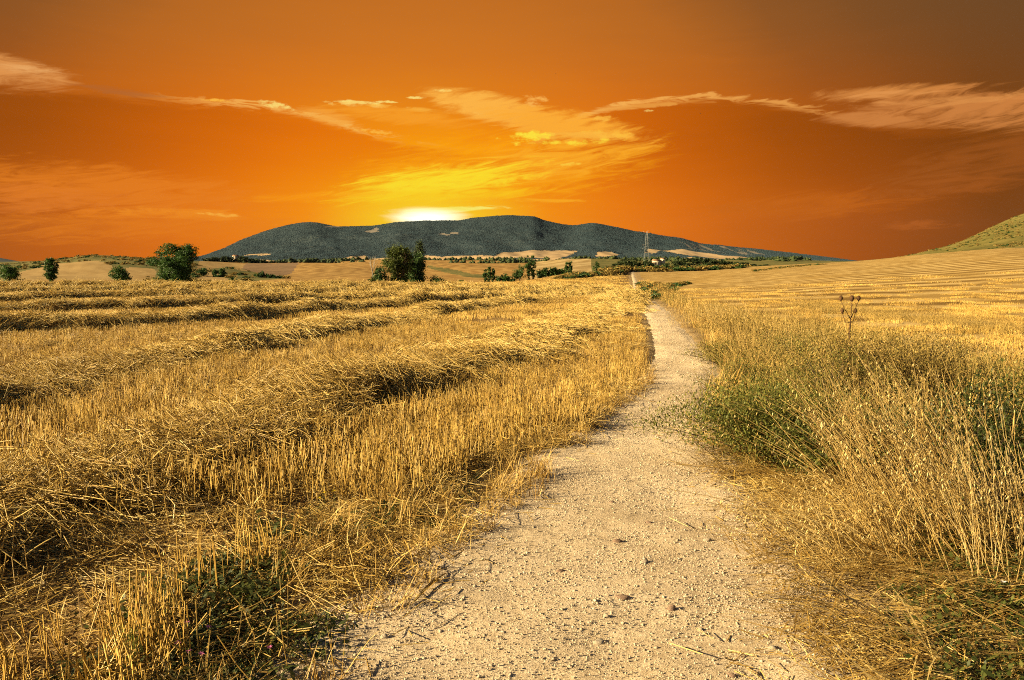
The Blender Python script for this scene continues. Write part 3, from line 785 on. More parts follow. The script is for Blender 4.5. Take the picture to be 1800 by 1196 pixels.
for k, (nm, mt, lb, ct) in enumerate([('mountain', 'mountain', 'long wooded mountain with a flat top across the horizon', 'mountain'), ('upland_field', 'mountain_field', 'pale harvested fields on the lower slopes of the mountain', 'field'),
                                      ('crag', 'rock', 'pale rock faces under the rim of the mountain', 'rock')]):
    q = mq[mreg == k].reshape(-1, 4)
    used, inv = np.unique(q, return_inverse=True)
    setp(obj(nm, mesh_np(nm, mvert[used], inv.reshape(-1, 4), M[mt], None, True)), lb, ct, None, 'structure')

# trees on the mountain: a far wood that reads as one mass
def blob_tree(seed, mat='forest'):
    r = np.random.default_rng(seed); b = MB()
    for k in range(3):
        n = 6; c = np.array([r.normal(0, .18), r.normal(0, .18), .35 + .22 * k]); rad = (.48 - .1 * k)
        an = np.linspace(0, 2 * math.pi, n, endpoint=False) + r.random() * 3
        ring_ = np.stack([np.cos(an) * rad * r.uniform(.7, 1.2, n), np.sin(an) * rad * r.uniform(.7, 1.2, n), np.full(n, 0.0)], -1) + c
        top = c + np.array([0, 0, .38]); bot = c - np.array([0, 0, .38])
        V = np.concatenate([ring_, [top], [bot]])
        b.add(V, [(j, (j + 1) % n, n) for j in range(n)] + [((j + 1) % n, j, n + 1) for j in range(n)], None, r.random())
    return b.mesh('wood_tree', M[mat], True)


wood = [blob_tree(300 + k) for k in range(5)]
sel = (mreg == 0) & (qx > 250) & (qx < 1650) & (ci(MV) < 1.06) & (hgt[:-1, :-1] > 0.02)
area = ((mp[1] - mp[0]) / FPX * mcy) * (2300 / 190.)
pw = np.where(sel, area * (0.35 + 0.9 * fbm(mcx / 200 + 3, mcy / 200, 3)), 0).ravel()
fi = rng.choice(pw.size, 150000, p=pw / pw.sum())
r_, c_ = np.unravel_index(fi, qx.shape)
ua, ub = rng.random(len(fi)), rng.random(len(fi))
def bil(A):
    return (A[r_, c_] * (1 - ua) + A[r_, c_ + 1] * ua) * (1 - ub) + (A[r_ + 1, c_] * (1 - ua) + A[r_ + 1, c_ + 1] * ua) * ub
fp = np.stack([bil(MX), bil(MY), bil(MZ) - 1.0], -1)
fs = rng.uniform(3.5, 7.0, len(fi))
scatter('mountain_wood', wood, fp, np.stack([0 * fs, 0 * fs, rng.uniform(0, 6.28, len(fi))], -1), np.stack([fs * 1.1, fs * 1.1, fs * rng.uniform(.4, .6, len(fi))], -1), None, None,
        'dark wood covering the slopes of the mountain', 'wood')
cp_x = rng.uniform(380, 1420, 9000); cp_y = np.exp(rng.uniform(math.log(1050), math.log(2480), 9000))
cq_x = (cp_x - CX) / FPX * cp_y
ck = (fbm(cq_x / 130 + 5, cp_y / 60, 3) > .62) & (cp_y < 2100)
cq_x, cp_y = cq_x[ck], cp_y[ck]
cs_ = rng.uniform(3.5, 7.5, len(cp_y))
scatter('copse', [blob_tree(330 + k, 'pine') for k in range(4)], np.stack([cq_x, cp_y, H(cq_x, cp_y) - .5], -1), np.stack([0 * cs_, 0 * cs_, rng.uniform(0, 6.28, len(cs_))], -1), np.stack([cs_ * 1.4, cs_ * 1.4, cs_], -1), None, None,
        'dark hedges and copses along the foot of the mountain', 'hedges')
# a hill far off at the edge, the blue of distance painted into its colour
hx = np.linspace(-700, 130, 80); hy = pchip(np.array([-700, -300, -60, 0, 40, 80, 130.]), np.array([440, 442, 448, 453, 460, 466, 470.]), hx)
hv = []
for k, (Y, kk) in enumerate([(5200, 0), (5500, .5), (5900, .9), (6300, 1.0), (6700, .6)]):
    for p, e in zip(hx, hy):
        z = CAM_H + Y * slope_of(468 + (e - 468) * kk); hv.append(((p - CX) / FPX * Y, Y, z))
hi_ = np.arange(400).reshape(5, 80); hq = np.stack([hi_[:-1, :-1], hi_[:-1, 1:], hi_[1:, 1:], hi_[1:, :-1]], -1).reshape(-1, 4)
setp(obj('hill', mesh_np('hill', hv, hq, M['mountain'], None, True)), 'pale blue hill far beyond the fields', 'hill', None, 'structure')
# ------------------------------------------------------------------ small plants: prototypes
def rdir(r, tilt):
    a = r.uniform(0, 6.283); return np.array([math.cos(a) * math.sin(tilt), math.sin(a) * math.sin(tilt), math.cos(tilt)])


def rdirs(r, tilt):
    tilt = np.asarray(tilt); a = r.uniform(0, 6.283, len(tilt))
    return np.stack([np.cos(a) * np.sin(tilt), np.sin(a) * np.sin(tilt), np.cos(tilt)], -1)


def stalk(b, base, d, length, rad, bend, a, seg=2, taper=1.0, sides=3):
    t = np.linspace(0, 1, seg + 1)[:, None]
    p = np.asarray(base) + np.asarray(d) * length * t + np.asarray(bend) * (t ** 2) * length
    b.tube(p, rad * (1 - (1 - taper) * t[:, 0]), sides, a, cap=False)
    return p


def stubble_clump(seed, n=18, spread=0.13, h=(0.15, 0.29), rad=0.0024):
    r = np.random.default_rng(seed); b = MB()
    for k in range(n):
        p = r.normal(0, spread * .55, 2)
        ln = r.uniform(*h) * (0.55 if r.random() < .2 else 1)
        tl = abs(r.normal(0, .13)) if r.random() < .86 else r.uniform(.4, 1.2)
        stalk(b, (p[0], p[1], -.02), rdir(r, tl), ln, rad * r.uniform(.7, 1.25), r.normal(0, .04, 3), r.random(), 1 if k % 2 else 2)
    for k in range(5):      # torn leaf sheaths
        p = r.normal(0, spread * .6, 2)
        b.leaf((p[0], p[1], r.uniform(0, .12)), rdir(r, r.uniform(.5, 1.7)), r.uniform(.06, .16), .006, r.random(), .1, .2)
    return b.mesh('stubble_clump', M['stubble'])


def stubble_tile(seed, n=210, size=1.2, h=(0.07, 0.15), rad=0.005):
    r = np.random.default_rng(seed); b = MB()
    for k in range(n):
        p = r.uniform(-size / 2, size / 2, 2)
        stalk(b, (p[0], p[1], -.02), rdir(r, abs(r.normal(0, .2))), r.uniform(*h), rad * r.uniform(.7, 1.2), (0, 0, 0), r.random(), 1)
    return b.mesh('stubble_tile', M['stubble'])


def straw_bundle(seed, n=16, spread=.17, ln=(.12, .42), rad=.0024, up=.06, tone=0.0):
    r = np.random.default_rng(seed); b = MB()
    for k in range(n):
        yaw = r.normal(0, .45) + (0 if r.random() < .75 else r.uniform(-1.5, 1.5)); pit = r.normal(0.04, .2)
        d = np.array([math.cos(yaw) * math.cos(pit), math.sin(yaw) * math.cos(pit), math.sin(pit)])
        L = r.uniform(*ln); c = np.array([*r.normal(0, spread * .6, 2), r.uniform(0, up)])
        bend = np.array([-d[1], d[0], r.normal(-.3, .5)]) * r.normal(0, .13)
        v = tone + (1 - tone) * r.random()
        if r.random() < .15:     # a snapped straw
            p = stalk(b, c - d * L / 2, d, L * .6, rad, bend, v, 2)
            stalk(b, p[-1], d + r.normal(0, .6, 3), L * .35, rad, (0, 0, 0), v, 1)
        else:
            stalk(b, c - d * L / 2, d, L, rad * r.uniform(.7, 1.2), bend, v, 3)
    for k in range(3):
        b.leaf((*r.normal(0, spread * .6, 2), r.uniform(0, up)), rdir(r, r.uniform(.8, 1.8)), r.uniform(.1, .22), .007, r.random(), .1, .15)
    return b.mesh('straw_bundle', M['straw'])


def grass_tuft(seed, n=30, ln=(.18, .5), lean=.5, width=.0035, mat='dry_grass', spread=.06, lay=0.0):
    r = np.random.default_rng(seed); b = MB()
    for k in range(n):
        p = r.normal(0, spread, 2); L = r.uniform(*ln)
        d = rdir(r, abs(r.normal(0, lean))); d = d + np.array([lay, 0, 0]); d /= np.linalg.norm(d)
        bend = np.array([d[0], d[1], -.75]) * r.uniform(.1, .65)
        t = np.linspace(0, 1, 4)[:, None]
        c = np.array([p[0], p[1], -.01]) + d * L * t + bend * L * t ** 2
        c[:, 2] = np.maximum(c[:, 2], .004 + .05 * r.random() ** 2)
        s = np.cross(d, (0, 0, 1.)); s /= np.linalg.norm(s) + 1e-6
        w = width * r.uniform(.6, 1.4) * np.array([1, .9, .6, .12])[:, None]
        V = np.concatenate([c - s * w, c + s * w])
        b.add(V, None, [(0, 1, 5, 4), (1, 2, 6, 5), (2, 3, 7, 6)], r.random())
    return b.mesh('grass_tuft', M[mat])


def weed_plant(seed, h=.45, stems=9, leaves=170, mat='weed', size=.02, spread=.5):
    r = np.random.default_rng(seed); b = MB()
    for k in range(stems):
        d = rdir(r, abs(r.normal(0, spread))); L = h * r.uniform(.6, 1.15)
        p = stalk(b, (*r.normal(0, .03, 2), -.02), d, L, .003, (d[0] * .3, d[1] * .3, -.12), .75 + .25 * r.random(), 3, .5)
        j = leaves // stems; t = r.uniform(.12, 1.0, (j, 1)) ** .8
        q = p[0] + (p[-1] - p[0]) * t + r.normal(0, .028, (j, 3))
        b.leaves(q, rdirs(r, r.uniform(.3, 1.9, j)), size * r.uniform(.6, 1.5, j), size * r.uniform(.3, .6, j), np.clip(r.normal(.42, .25, j), 0, 1))
    return b.mesh('weed_plant', M[mat])


def herb_rosette(seed, n=16, size=.042):
    r = np.random.default_rng(seed); b = MB()
    for k in range(n):
        d = rdir(r, r.uniform(.7, 1.45)); L = size * r.uniform(.5, 1.3)
        b.leaf((*r.normal(0, .035, 2), r.uniform(.005, .05)), d, L, L * r.uniform(.3, .6), r.random(), .25, .15)
    for k in range(20):
        b.leaf((*r.normal(0, .06, 2), r.uniform(.005, .06)), rdir(r, r.uniform(.5, 1.5)), .022, .012, r.random(), .2, 0)
    return b.mesh('herb_rosette', M['herb'])


def pebble(seed):
    r = np.random.default_rng(seed); b = MB(); n = 7
    sq = r.uniform(.45, .8)
    V = []
    for k, (zz, rr) in enumerate([(-.5, .55), (0.05, 1.0), (.6, .62)]):
        an = np.linspace(0, 6.283, n, endpoint=False) + k * .3
        q = rr * r.uniform(.75, 1.15, n)
        V += [(math.cos(a) * w, math.sin(a) * w * .8, zz * sq + r.normal(0, .06)) for a, w in zip(an, q)]
    V += [(0, 0, .8 * sq)]
    F4 = [(k * n + j, k * n + (j + 1) % n, (k + 1) * n + (j + 1) % n, (k + 1) * n + j) for k in range(2) for j in range(n)]
    F3 = [(2 * n + j, 2 * n + (j + 1) % n, 3 * n) for j in range(n)]
    b.add(V, F3, F4, r.random())
    return b.mesh('pebble', M['pebble'])


K_STUB = [stubble_clump(k) for k in range(9)]
K_TILE = [stubble_tile(40 + k) for k in range(5)]
K_TILE_FAR = [stubble_tile(60 + k, 220, 2.4, (.05, .12), .010) for k in range(4)]
K_STRAW = [straw_bundle(80 + k) for k in range(9)]
K_STRAW_MID = [straw_bundle(100 + k, 20, .22, (.15, .45), .0036, .06, .25) for k in range(5)]
K_STRAW_FAR = [straw_bundle(120 + k, 26, .30, (.18, .5), .006, .06, .35) for k in range(4)]
K_TUFT = [grass_tuft(140 + k) for k in range(7)]
K_LAID = [grass_tuft(150 + k, 15, (.16, .5), .6, .0034, 'dry_grass', .09, -1.3) for k in range(6)]
def chaff_patch(seed, n=70, size=.45):
    r = np.random.default_rng(seed); b = MB()
    for k in range(n):
        yaw = r.uniform(0, 6.283); pit = r.normal(0, .16); d = np.array([math.cos(yaw) * math.cos(pit), math.sin(yaw) * math.cos(pit), math.sin(pit)])
        c = np.array([*r.normal(0, size * .4, 2), r.uniform(.002, .02)])
        stalk(b, c, d, r.uniform(.02, .12), .0019 * r.uniform(.7, 1.3), (0, 0, 0), r.random(), 1)
    return b.mesh('chaff_patch', M['straw'])


K_CHAFF = [chaff_patch(200 + k) for k in range(6)]
K_WEED = [weed_plant(160 + k, .42, 9, 190) for k in range(5)]
K_WEED_DRY = [weed_plant(170 + k, .5, 8, 120, 'scrub', .017, .4) for k in range(4)]
K_HERB = [herb_rosette(180 + k) for k in range(6)]
K_PEB = [pebble(190 + k) for k in range(8)]


def sample_strip(y0, y1, xlo, xhi, dens):
    """even random points between two borders that depend on y"""
    ys = np.linspace(y0, y1, 200); w = np.maximum(xhi(ys) - xlo(ys), 0)
    n = int(dens * np.trapezoid(w, ys)) if hasattr(np, 'trapezoid') else int(dens * np.trapz(w, ys))
    if n <= 0: return np.zeros((0, 2))
    cdf = np.cumsum(w); cdf = cdf / cdf[-1]
    y = np.interp(rng.random(n), cdf, ys); x = xlo(y) + rng.random(n) * (xhi(y) - xlo(y))
    return np.stack([x, y], -1)


def upright(n, tilt=.08):
    return np.stack([rng.normal(0, tilt, n), rng.normal(0, tilt, n), rng.uniform(0, 6.283, n)], -1)


def xyz(p, dz=0.0):
    return np.stack([p[:, 0], p[:, 1], H(p[:, 0], p[:, 1]) + dz], -1)


# ------------------------------------------------------------------ windrows of straw
ROWS = [   # label, centre line in the picture, half width (m), height (m)
    ('tangled straw windrow running from the lower corner along the path', [(-900, 1230), (-330, 1030), (0, 890), (200, 830), (400, 765), (600, 697), (760, 648), (880, 612), (980, 576), (1050, 550), (1090, 533), (1104, 521)], 0.95, .22),
    ('second straw windrow from the path with a dark gap in its middle', [(-700, 860), (-250, 745), (0, 690), (170, 655), (300, 630), (450, 606), (600, 577), (800, 548), (930, 531), (1010, 521), (1070, 513)], .78, .24),
    ('third straw windrow from the path ending in a heap at the edge', [(-500, 615), (-200, 598), (0, 584), (130, 579), (270, 571), (450, 557), (600, 546), (800, 532), (1000, 517), (1060, 512)], .76, .28),
    ('fourth straw windrow from the path, thick and double', [(-500, 572), (0, 551), (225, 545), (450, 537), (700, 525), (900, 515), (980, 511)], .76, .27),
    ('fifth straw windrow from the path in the middle of the field', [(-500, 542), (0, 531), (220, 524), (450, 521), (700, 514), (880, 508)], .76, .27),
    ('sixth straw windrow from the path, thin and even', [(-500, 522), (0, 517), (225, 512), (450, 511), (700, 507), (820, 505)], .78, .28),
    ('farthest straw windrow along the end of the field below the trees', [(-500, 508), (0, 506), (450, 504), (700, 503)], .8, .28),
]
W_ALL = []


def row_line(pts):
    w = np.array([G(*p) for p in pts])
    s = np.concatenate([[0], np.cumsum(np.linalg.norm(np.diff(w, axis=0), axis=1))])
    ss = np.arange(0, s[-1], 0.22)
    c = pchip(s, w, ss)
    t = np.gradient(c, axis=0); t /= np.linalg.norm(t, axis=1)[:, None]
    return ss, c, t


for ri, (lb, pts, hw, hh) in enumerate(ROWS):
    ss, c, t = row_line(pts)
    nrm_ = np.stack([t[:, 1], -t[:, 0]], -1)          # points to the path side
    calm = ri >= 2
    lump = (0.40 + 1.05 * fbm(ss * .8 + ri * 31, ss * 0 + 3, 4, .65)) if calm else 0.35 + 1.15 * np.clip(fbm(ss * .42 + ri * 31, ss * 0 + 3, 3) - .18, 0, 1)
    gap = np.clip((fbm(ss * .16 + ri * 17, ss * 0 + 60, 2) - .30) * 7, 0.8 if calm else 0.25, 1)
    wid = hw * (0.75 + .6 * fbm(ss * .5 + ri * 11, ss * 0 + 20, 2)) * (1 + (0.35 * np.clip((6 - c[:, 1]) / 4, 0, 1) if ri == 0 else 0))
    hgt_ = hh * lump * gap
    shift = (fbm(ss * .3 + ri * 5, ss * 0 + 90, 2) - .5) * (.3 if ri >= 2 else .7)
    c = c + nrm_ * shift[:, None]
    W_ALL.append((c, wid, hgt_))
    root = empty('straw_windrow', (float(c[0, 0]), float(c[0, 1]), 0.0), lb, 'windrow', 'windrows of straw on the stubble')
    uu = np.linspace(-1, 1, 17)
    def bed_h(u, hg):
        sk = np.where(u > .25, (u - .25) / .75, (u - .25) / 1.25)
        return hg * np.clip(1 - np.abs(np.clip(sk, -1, 1)) ** 2.4, 0, 1) ** 0.8
    BX = c[:, 0][:, None] + nrm_[:, 0][:, None] * uu[None] * wid[:, None]; BY = c[:, 1][:, None] + nrm_[:, 1][:, None] * uu[None] * wid[:, None]
    BZ = H(BX, BY) + bed_h(uu[None], hgt_[:, None]) * (0.25 + 1.5 * fbm(BX * 2.3, BY * 2.3, 4, .6)) - .03
    org = np.array(root.location)
    ib = np.arange(BX.size).reshape(BX.shape)
    bq = np.stack([ib[:-1, :-1], ib[1:, :-1], ib[1:, 1:], ib[:-1, 1:]], -1).reshape(-1, 4)
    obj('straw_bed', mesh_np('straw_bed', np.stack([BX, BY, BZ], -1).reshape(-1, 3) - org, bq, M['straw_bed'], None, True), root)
    # loose straw on top
    Yc = c[:, 1]
    vis = (np.abs(c[:, 0]) < 0.78 * np.maximum(Yc, 0) + 2.0) & (Yc > .8)
    dn = np.interp(Yc, [0, 8, 16, 30, 60, 110], [125, 110, 62, 34, 20, 8])
    wt = np.where(vis, dn * wid * 2.5 * .22, 0)
    n = int(wt.sum()); k = rng.choice(len(ss), n, p=wt / wt.sum())
    u = np.clip(rng.normal(0, .55, n), -1.5, 1.5)
    px_ = c[k, 0] + nrm_[k, 0] * u * wid[k] + rng.normal(0, .08, n); py_2 = c[k, 1] + nrm_[k, 1] * u * wid[k] + rng.normal(0, .08, n)
    zb = bed_h(u, hgt_[k]) * (0.25 + 1.5 * fbm(px_ * 2.3, py_2 * 2.3, 4, .6))
    zz = H(px_, py_2) + zb + rng.uniform(-.02, .045, n)
    sl = np.arctan(np.clip(-2.0 * u * np.abs(u) ** .2 * hgt_[k] / wid[k], -.8, .8))
    yaw = np.arctan2(t[k, 1], t[k, 0]) + rng.normal(math.radians(55), .75, n)
    ax = np.arctan2(t[k, 1], t[k, 0]); rot = np.zeros((n, 3))
    from mathutils import Matrix
    for q in range(n):
        mt_ = Matrix.Rotation(-sl[q], 3, Vector((math.cos(ax[q]), math.sin(ax[q]), 0))) @ Matrix.Rotation(yaw[q], 3, 'Z') @ Matrix.Rotation(rng.normal(0, .17 if py_2[q] < 12 else .09), 3, 'Y') @ Matrix.Rotation(rng.normal(0, .2 if py_2[q] < 12 else .12), 3, 'X')
        rot[q] = mt_.to_euler()
    ynow = c[k, 1]
    cls = np.where(ynow < 13, 0, np.where(ynow < 32, 1, 2))
    idx = np.where(cls == 0, rng.integers(0, 9, n), np.where(cls == 1, 9 + rng.integers(0, 5, n), 14 + rng.integers(0, 4, n)))
    scatter('straw', K_STRAW + K_STRAW_MID + K_STRAW_FAR, np.stack([px_, py_2, zz], -1) - org, rot, rng.uniform(.75, 1.25, n), root, idx)


def row_cover(p):
    """how deep under straw a spot lies (m)"""
    o = np.zeros(len(p))
    for c, wid, hg in W_ALL:
        cc = c[::2]; ww = wid[::2]; gg = hg[::2]
        for a in range(0, len(p), 4000):
            d = np.linalg.norm(p[a:a + 4000, None, :] - cc[None], axis=2); j = d.argmin(1)
            dm = d[np.arange(len(j)), j]
            o[a:a + 4000] = np.maximum(o[a:a + 4000], np.where(dm < ww[j] * .85, gg[j] * (1 - dm / ww[j]), 0))
    return o


# ------------------------------------------------------------------ standing stubble
xl = lambda y: -0.74 * np.maximum(y, 0) - 1.2
P1 = sample_strip(1.2, 9, xl, stubble_edge, 44); P2 = sample_strip(9, 22, xl, stubble_edge, 27)
PS = np.concatenate([P1, P2])
sx, sy = project(PS[:, 0], np.maximum(PS[:, 1], .5), np.zeros(len(PS)))
keep = row_cover(PS) < .10
bare = fbm(PS[:, 0] * .9 + 3, PS[:, 1] * .9, 3)
near_edge = stubble_edge(PS[:, 1]) - PS[:, 0]
keep &= (bare > np.where(PS[:, 1] < 5.2, .36, .28) - .08 * np.clip(near_edge, 0, 2) / 2)
keep &= ~((sy > 930) & (sx > 60) & (rng.random(len(PS)) < np.clip((sy - 950) / 200, 0, .5) * np.clip((sx - 200) / 250, 0, 1)))
PS = PS[keep]
hs = (0.75 + .65 * fbm(PS[:, 0] * .6, PS[:, 1] * .6 + 40, 3)) * np.interp(PS[:, 1], [3, 6, 8, 12, 22], [.92, .92, .72, .55, .48])
scatter('stubble', K_STUB, xyz(PS), upright(len(PS), .10), np.stack([np.ones(len(PS)), np.ones(len(PS)), hs], -1), None, None, 'upright golden stubble stalks between the windrows', 'stubble')
P3 = sample_strip(21, 50, xl, lambda y: stubble_edge(y) - .4, 1.25)
P3 = P3[row_cover(P3) < .2]
P4 = sample_strip(49, 74, xl, lambda y: stubble_edge(y) - .8, .32)
P5 = sample_strip(74, 200, lambda y: (np.interp(y, [74, 78, 118, 172, 205], [740, 800, 900, 1000, 1060]) - CX) / FPX * y, lambda y: stubble_edge(y) - .8, .14)
P45 = np.concatenate([P4, P5]); P45 = P45[row_cover(P45) < .2]
scatter('distant_stubble', K_TILE + K_TILE_FAR, np.concatenate([xyz(P3), xyz(P45)]), np.concatenate([upright(len(P3), .03), upright(len(P45), .02)]),
        np.concatenate([rng.uniform(.9, 1.2, len(P3)), rng.uniform(.9, 1.2, len(P45))]), None, np.concatenate([rng.integers(0, 5, len(P3)), 5 + rng.integers(0, 4, len(P45))]),
        'fine stubble farther out across the cut field', 'stubble')
PR = sample_strip(7.5, 50, lambda y: verge_right(y) - .3, lambda y: .76 * y + 3, 1.15)
PR = PR[rng.random(len(PR)) < np.interp(PR[:, 1], [20, 34, 50], [1, .6, .25])]
PR2 = sample_strip(50, 120, lambda y: verge_right(y) - .3, lambda y: .74 * y, .26)
PR2 = PR2[PR2[:, 1] < 62]
PR2 = PR2[rng.random(len(PR2)) < .5 + .5 * np.sign(np.sin((PR2[:, 1] * .976 - PR2[:, 0] * .218) * 2 * math.pi / 3.8))]
scatter('field_stubble', K_TILE + K_TILE_FAR, np.concatenate([xyz(PR), xyz(PR2)]), np.concatenate([upright(len(PR), .05), upright(len(PR2), .02)]),
        np.concatenate([rng.uniform(.8, 1.1, len(PR)) * np.interp(PR[:, 1], [8, 25, 50], [1, .8, .6]), rng.uniform(.6, .9, len(PR2))]), None, np.concatenate([rng.integers(0, 5, len(PR)), 5 + rng.integers(0, 4, len(PR2))]),
        'short golden stubble on the rising field beyond the verge', 'stubble')

# loose straw lying about in the stubble and on the margin
PL = np.concatenate([sample_strip(1.2, 7, xl, lambda y: stubble_edge(y) + .25, 13), sample_strip(7, 20, xl, lambda y: stubble_edge(y) + .1, 3.5),
                     sample_strip(2.0, 12, lambda y: stubble_edge(y) - .3, lambda y: path_edges(y)[0] - .05, 30)])
kp = fbm(PL[:, 0] * .8 + 12, PL[:, 1] * .8, 3) > .36
PL = PL[kp]
scatter('straw_litter', K_STRAW, xyz(PL, .02), np.stack([rng.normal(0, .14, len(PL)), rng.normal(0, .14, len(PL)), rng.uniform(0, 6.283, len(PL))], -1), rng.uniform(.5, 1.0, len(PL)), None, None,
        'scattered straw lying among the stubble and weeds', 'straw')

PC = np.concatenate([sample_strip(1.4, 8, xl, lambda y: path_edges(y)[0] - .1, 16), sample_strip(8, 14, xl, stubble_edge, 5),
                     sample_strip(1.4, 8, lambda y: path_edges(y)[1] + .05, lambda y: path_edges(y)[1] + 1.8, 11)])
scatter('chaff', K_CHAFF, xyz(PC, .004), upright(len(PC), .04), rng.uniform(.7, 1.3, len(PC)), None, None, 'short broken bits of straw strewn over the soil', 'chaff')
# ------------------------------------------------------------------ verges
def pick_px(p, fn):
    a, b_ = project(p[:, 0], np.maximum(p[:, 1], .5), np.zeros(len(p)))
    return p[rng.random(len(p)) < fn(a, b_)]


# green weeds at the foot of the stubble and in the lower corner
gl = sample_strip(1.6, 8, lambda y: stubble_edge(y) - .45, lambda y: path_edges(y)[0] - .02, 190)
gl = pick_px(gl, lambda a, b_: np.clip((b_ - 800) / 120, 0.05, 1) * np.clip(1.25 - (a - 300) / 520, .12, 1))
gl = gl[fbm(gl[:, 0] * 1.7, gl[:, 1] * 1.7, 3) > .44]
gr = sample_strip(1.6, 6.5, lambda y: path_edges(y)[1] + .35, lambda y: path_edges(y)[1] + 4, 130)
gr = pick_px(gr, lambda a, b_: np.clip((a - 1520) / 150, 0.04, 1) * np.clip((b_ - 850) / 120, .25, 1))
gg = np.concatenate([gl, gr])
scatter('green_weeds', K_HERB, xyz(gg, .0), upright(len(gg), .15), rng.uniform(.6, 1.3, len(gg)), None, None, 'low dark green weeds at the foot of the stubble and tall grass', 'weeds')
# dry grass
d1 = sample_strip(2.0, 12, lambda y: stubble_edge(y) - .1, lambda y: path_edges(y)[0] + .10, 46)
d1 = d1[fbm(d1[:, 0] * 1.3 + 8, d1[:, 1] * 1.3, 3) > .40]
d1b = sample_strip(12, 60, lambda y: stubble_edge(y) - .15, lambda y: path_edges(y)[0] - .22, 20)
d2 = sample_strip(7, 16, lambda y: path_edges(y)[1] + .12, verge_right, 9)
d3 = sample_strip(16, 45, lambda y: path_edges(y)[1] + .25, verge_right, 5)
d4 = sample_strip(45, 110, lambda y: path_edges(y)[1] + .15, lambda y: path_edges(y)[1] + 1.4, 5)
dd_ = np.concatenate([d1, d1b, d2, d3, d4])
dsz = np.concatenate([rng.uniform(.3, .7, len(d1)), rng.uniform(.3, .62, len(d1b)), rng.uniform(.7, 1.6, len(d2)), rng.uniform(.9, 1.6, len(d3)), rng.uniform(1, 1.8, len(d4))])
scatter('dry_grass', K_TUFT, xyz(dd_), upright(len(dd_), .15), dsz, None, None, 'tufts of dry golden grass along the edges of the path', 'grass')
# grass laid over towards the path
e1 = sample_strip(1.3, 7.2, lambda y: path_edges(y)[1] - .05, lambda y: path_edges(y)[1] + 1.1, 75)
off = e1[:, 0] - path_edges(e1[:, 1])[1]
e1 = e1[(rng.random(len(e1)) < np.clip(.3 + off * 1.6, 0, 1)) & (fbm(e1[:, 0] * 1.5 + 70, e1[:, 1] * 1.5, 3) > .34)]
e2 = sample_strip(1.3, 7.5, lambda y: path_edges(y)[1] + 1.0, lambda y: path_edges(y)[1] + 3.4, 12)
e2 = e2[fbm(e2[:, 0] * 1.2 + 3, e2[:, 1] * 1.2 + 31, 3) > .48]
ee = np.concatenate([e1, e2])
er = np.stack([rng.normal(0, .1, len(ee)), rng.normal(0, .1, len(ee)), rng.normal(.25, .55, len(ee))], -1)
e3 = sample_strip(1.3, 7.0, lambda y: path_edges(y)[1] + .05, lambda y: path_edges(y)[1] + 1.5, 26)
e3 = e3[fbm(e3[:, 0] * 1.5 + 70, e3[:, 1] * 1.5, 3) > .40]
er = np.concatenate([er, np.stack([rng.normal(0, .14, len(e3)), rng.normal(0, .14, len(e3)), rng.uniform(0, 6.28, len(e3))], -1)])
scatter('laid_grass', K_LAID + K_STRAW, xyz(np.concatenate([ee, e3]), .004), er, np.concatenate([rng.uniform(.6, 1.05, len(e1)), rng.uniform(.8, 1.3, len(e2)), rng.uniform(.35, .75, len(e3))]), None,
        np.concatenate([rng.integers(0, 6, len(ee)), 6 + rng.integers(0, 9, len(e3))]), 'flattened golden grass leaning over the edge of the path', 'grass')
# tangle of weeds behind
w1 = sample_strip(6.0, 14, lambda y: path_edges(y)[1] + .25, lambda y: verge_right(y) + .1, 24)
w2 = sample_strip(14, 40, lambda y: path_edges(y)[1] + .25, lambda y: verge_right(y) + .1, 9)
w3 = sample_strip(3.5, 6.5, lambda y: path_edges(y)[1] + 1.9, lambda y: path_edges(y)[1] + 4.5, 10)
ww_ = np.concatenate([w1, w2, w3])
fw = fbm(ww_[:, 0] * .7 + 5, ww_[:, 1] * .7, 3)
ww_ = ww_[fw > .32]
ix = np.where(fbm(ww_[:, 0] * .5 + 25, ww_[:, 1] * .5, 3) + rng.normal(0, .12, len(ww_)) > .50, rng.integers(0, 5, len(ww_)), 5 + rng.integers(0, 4, len(ww_)))
scatter('verge_weeds', K_WEED + K_WEED_DRY, xyz(ww_), upright(len(ww_), .12), rng.uniform(.7, 1.35, len(ww_)) * np.interp(ww_[:, 1], [4, 6, 8, 12, 18, 40], [.9, 1.1, 1.3, 1.3, 1.15, 1.1]), None, ix,
        'tangle of olive and brown weeds between the path and the banded field', 'weeds')
dl = np.stack([np.interp(np.linspace(0, 1, 420), [0, 1], [a, b_]) for a, b_ in zip(G(1400, 540), G(1900, 603))], -1) + rng.normal(0, .35, (420, 2)) * np.array([1.6, 1.0])
scatter('ditch_weeds', K_WEED_DRY, xyz(dl), upright(len(dl), .1), rng.uniform(.5, 1.1, len(dl)), None, None, 'thin line of dry weeds along the ditch in the field', 'weeds')

# ------------------------------------------------------------------ gravel and stones
def pz_exact(x, y):
    """height of the built path surface"""
    j = np.clip(np.searchsorted(py_, y), 1, len(py_) - 1)
    u = np.clip((x - Lp[j]) / (Rp[j] - Lp[j]), 0, 1) * 60
    i0 = np.clip(u.astype(int), 0, 59); f = u - i0
    return PZ[j, i0] * (1 - f) + PZ[j, i0 + 1] * f


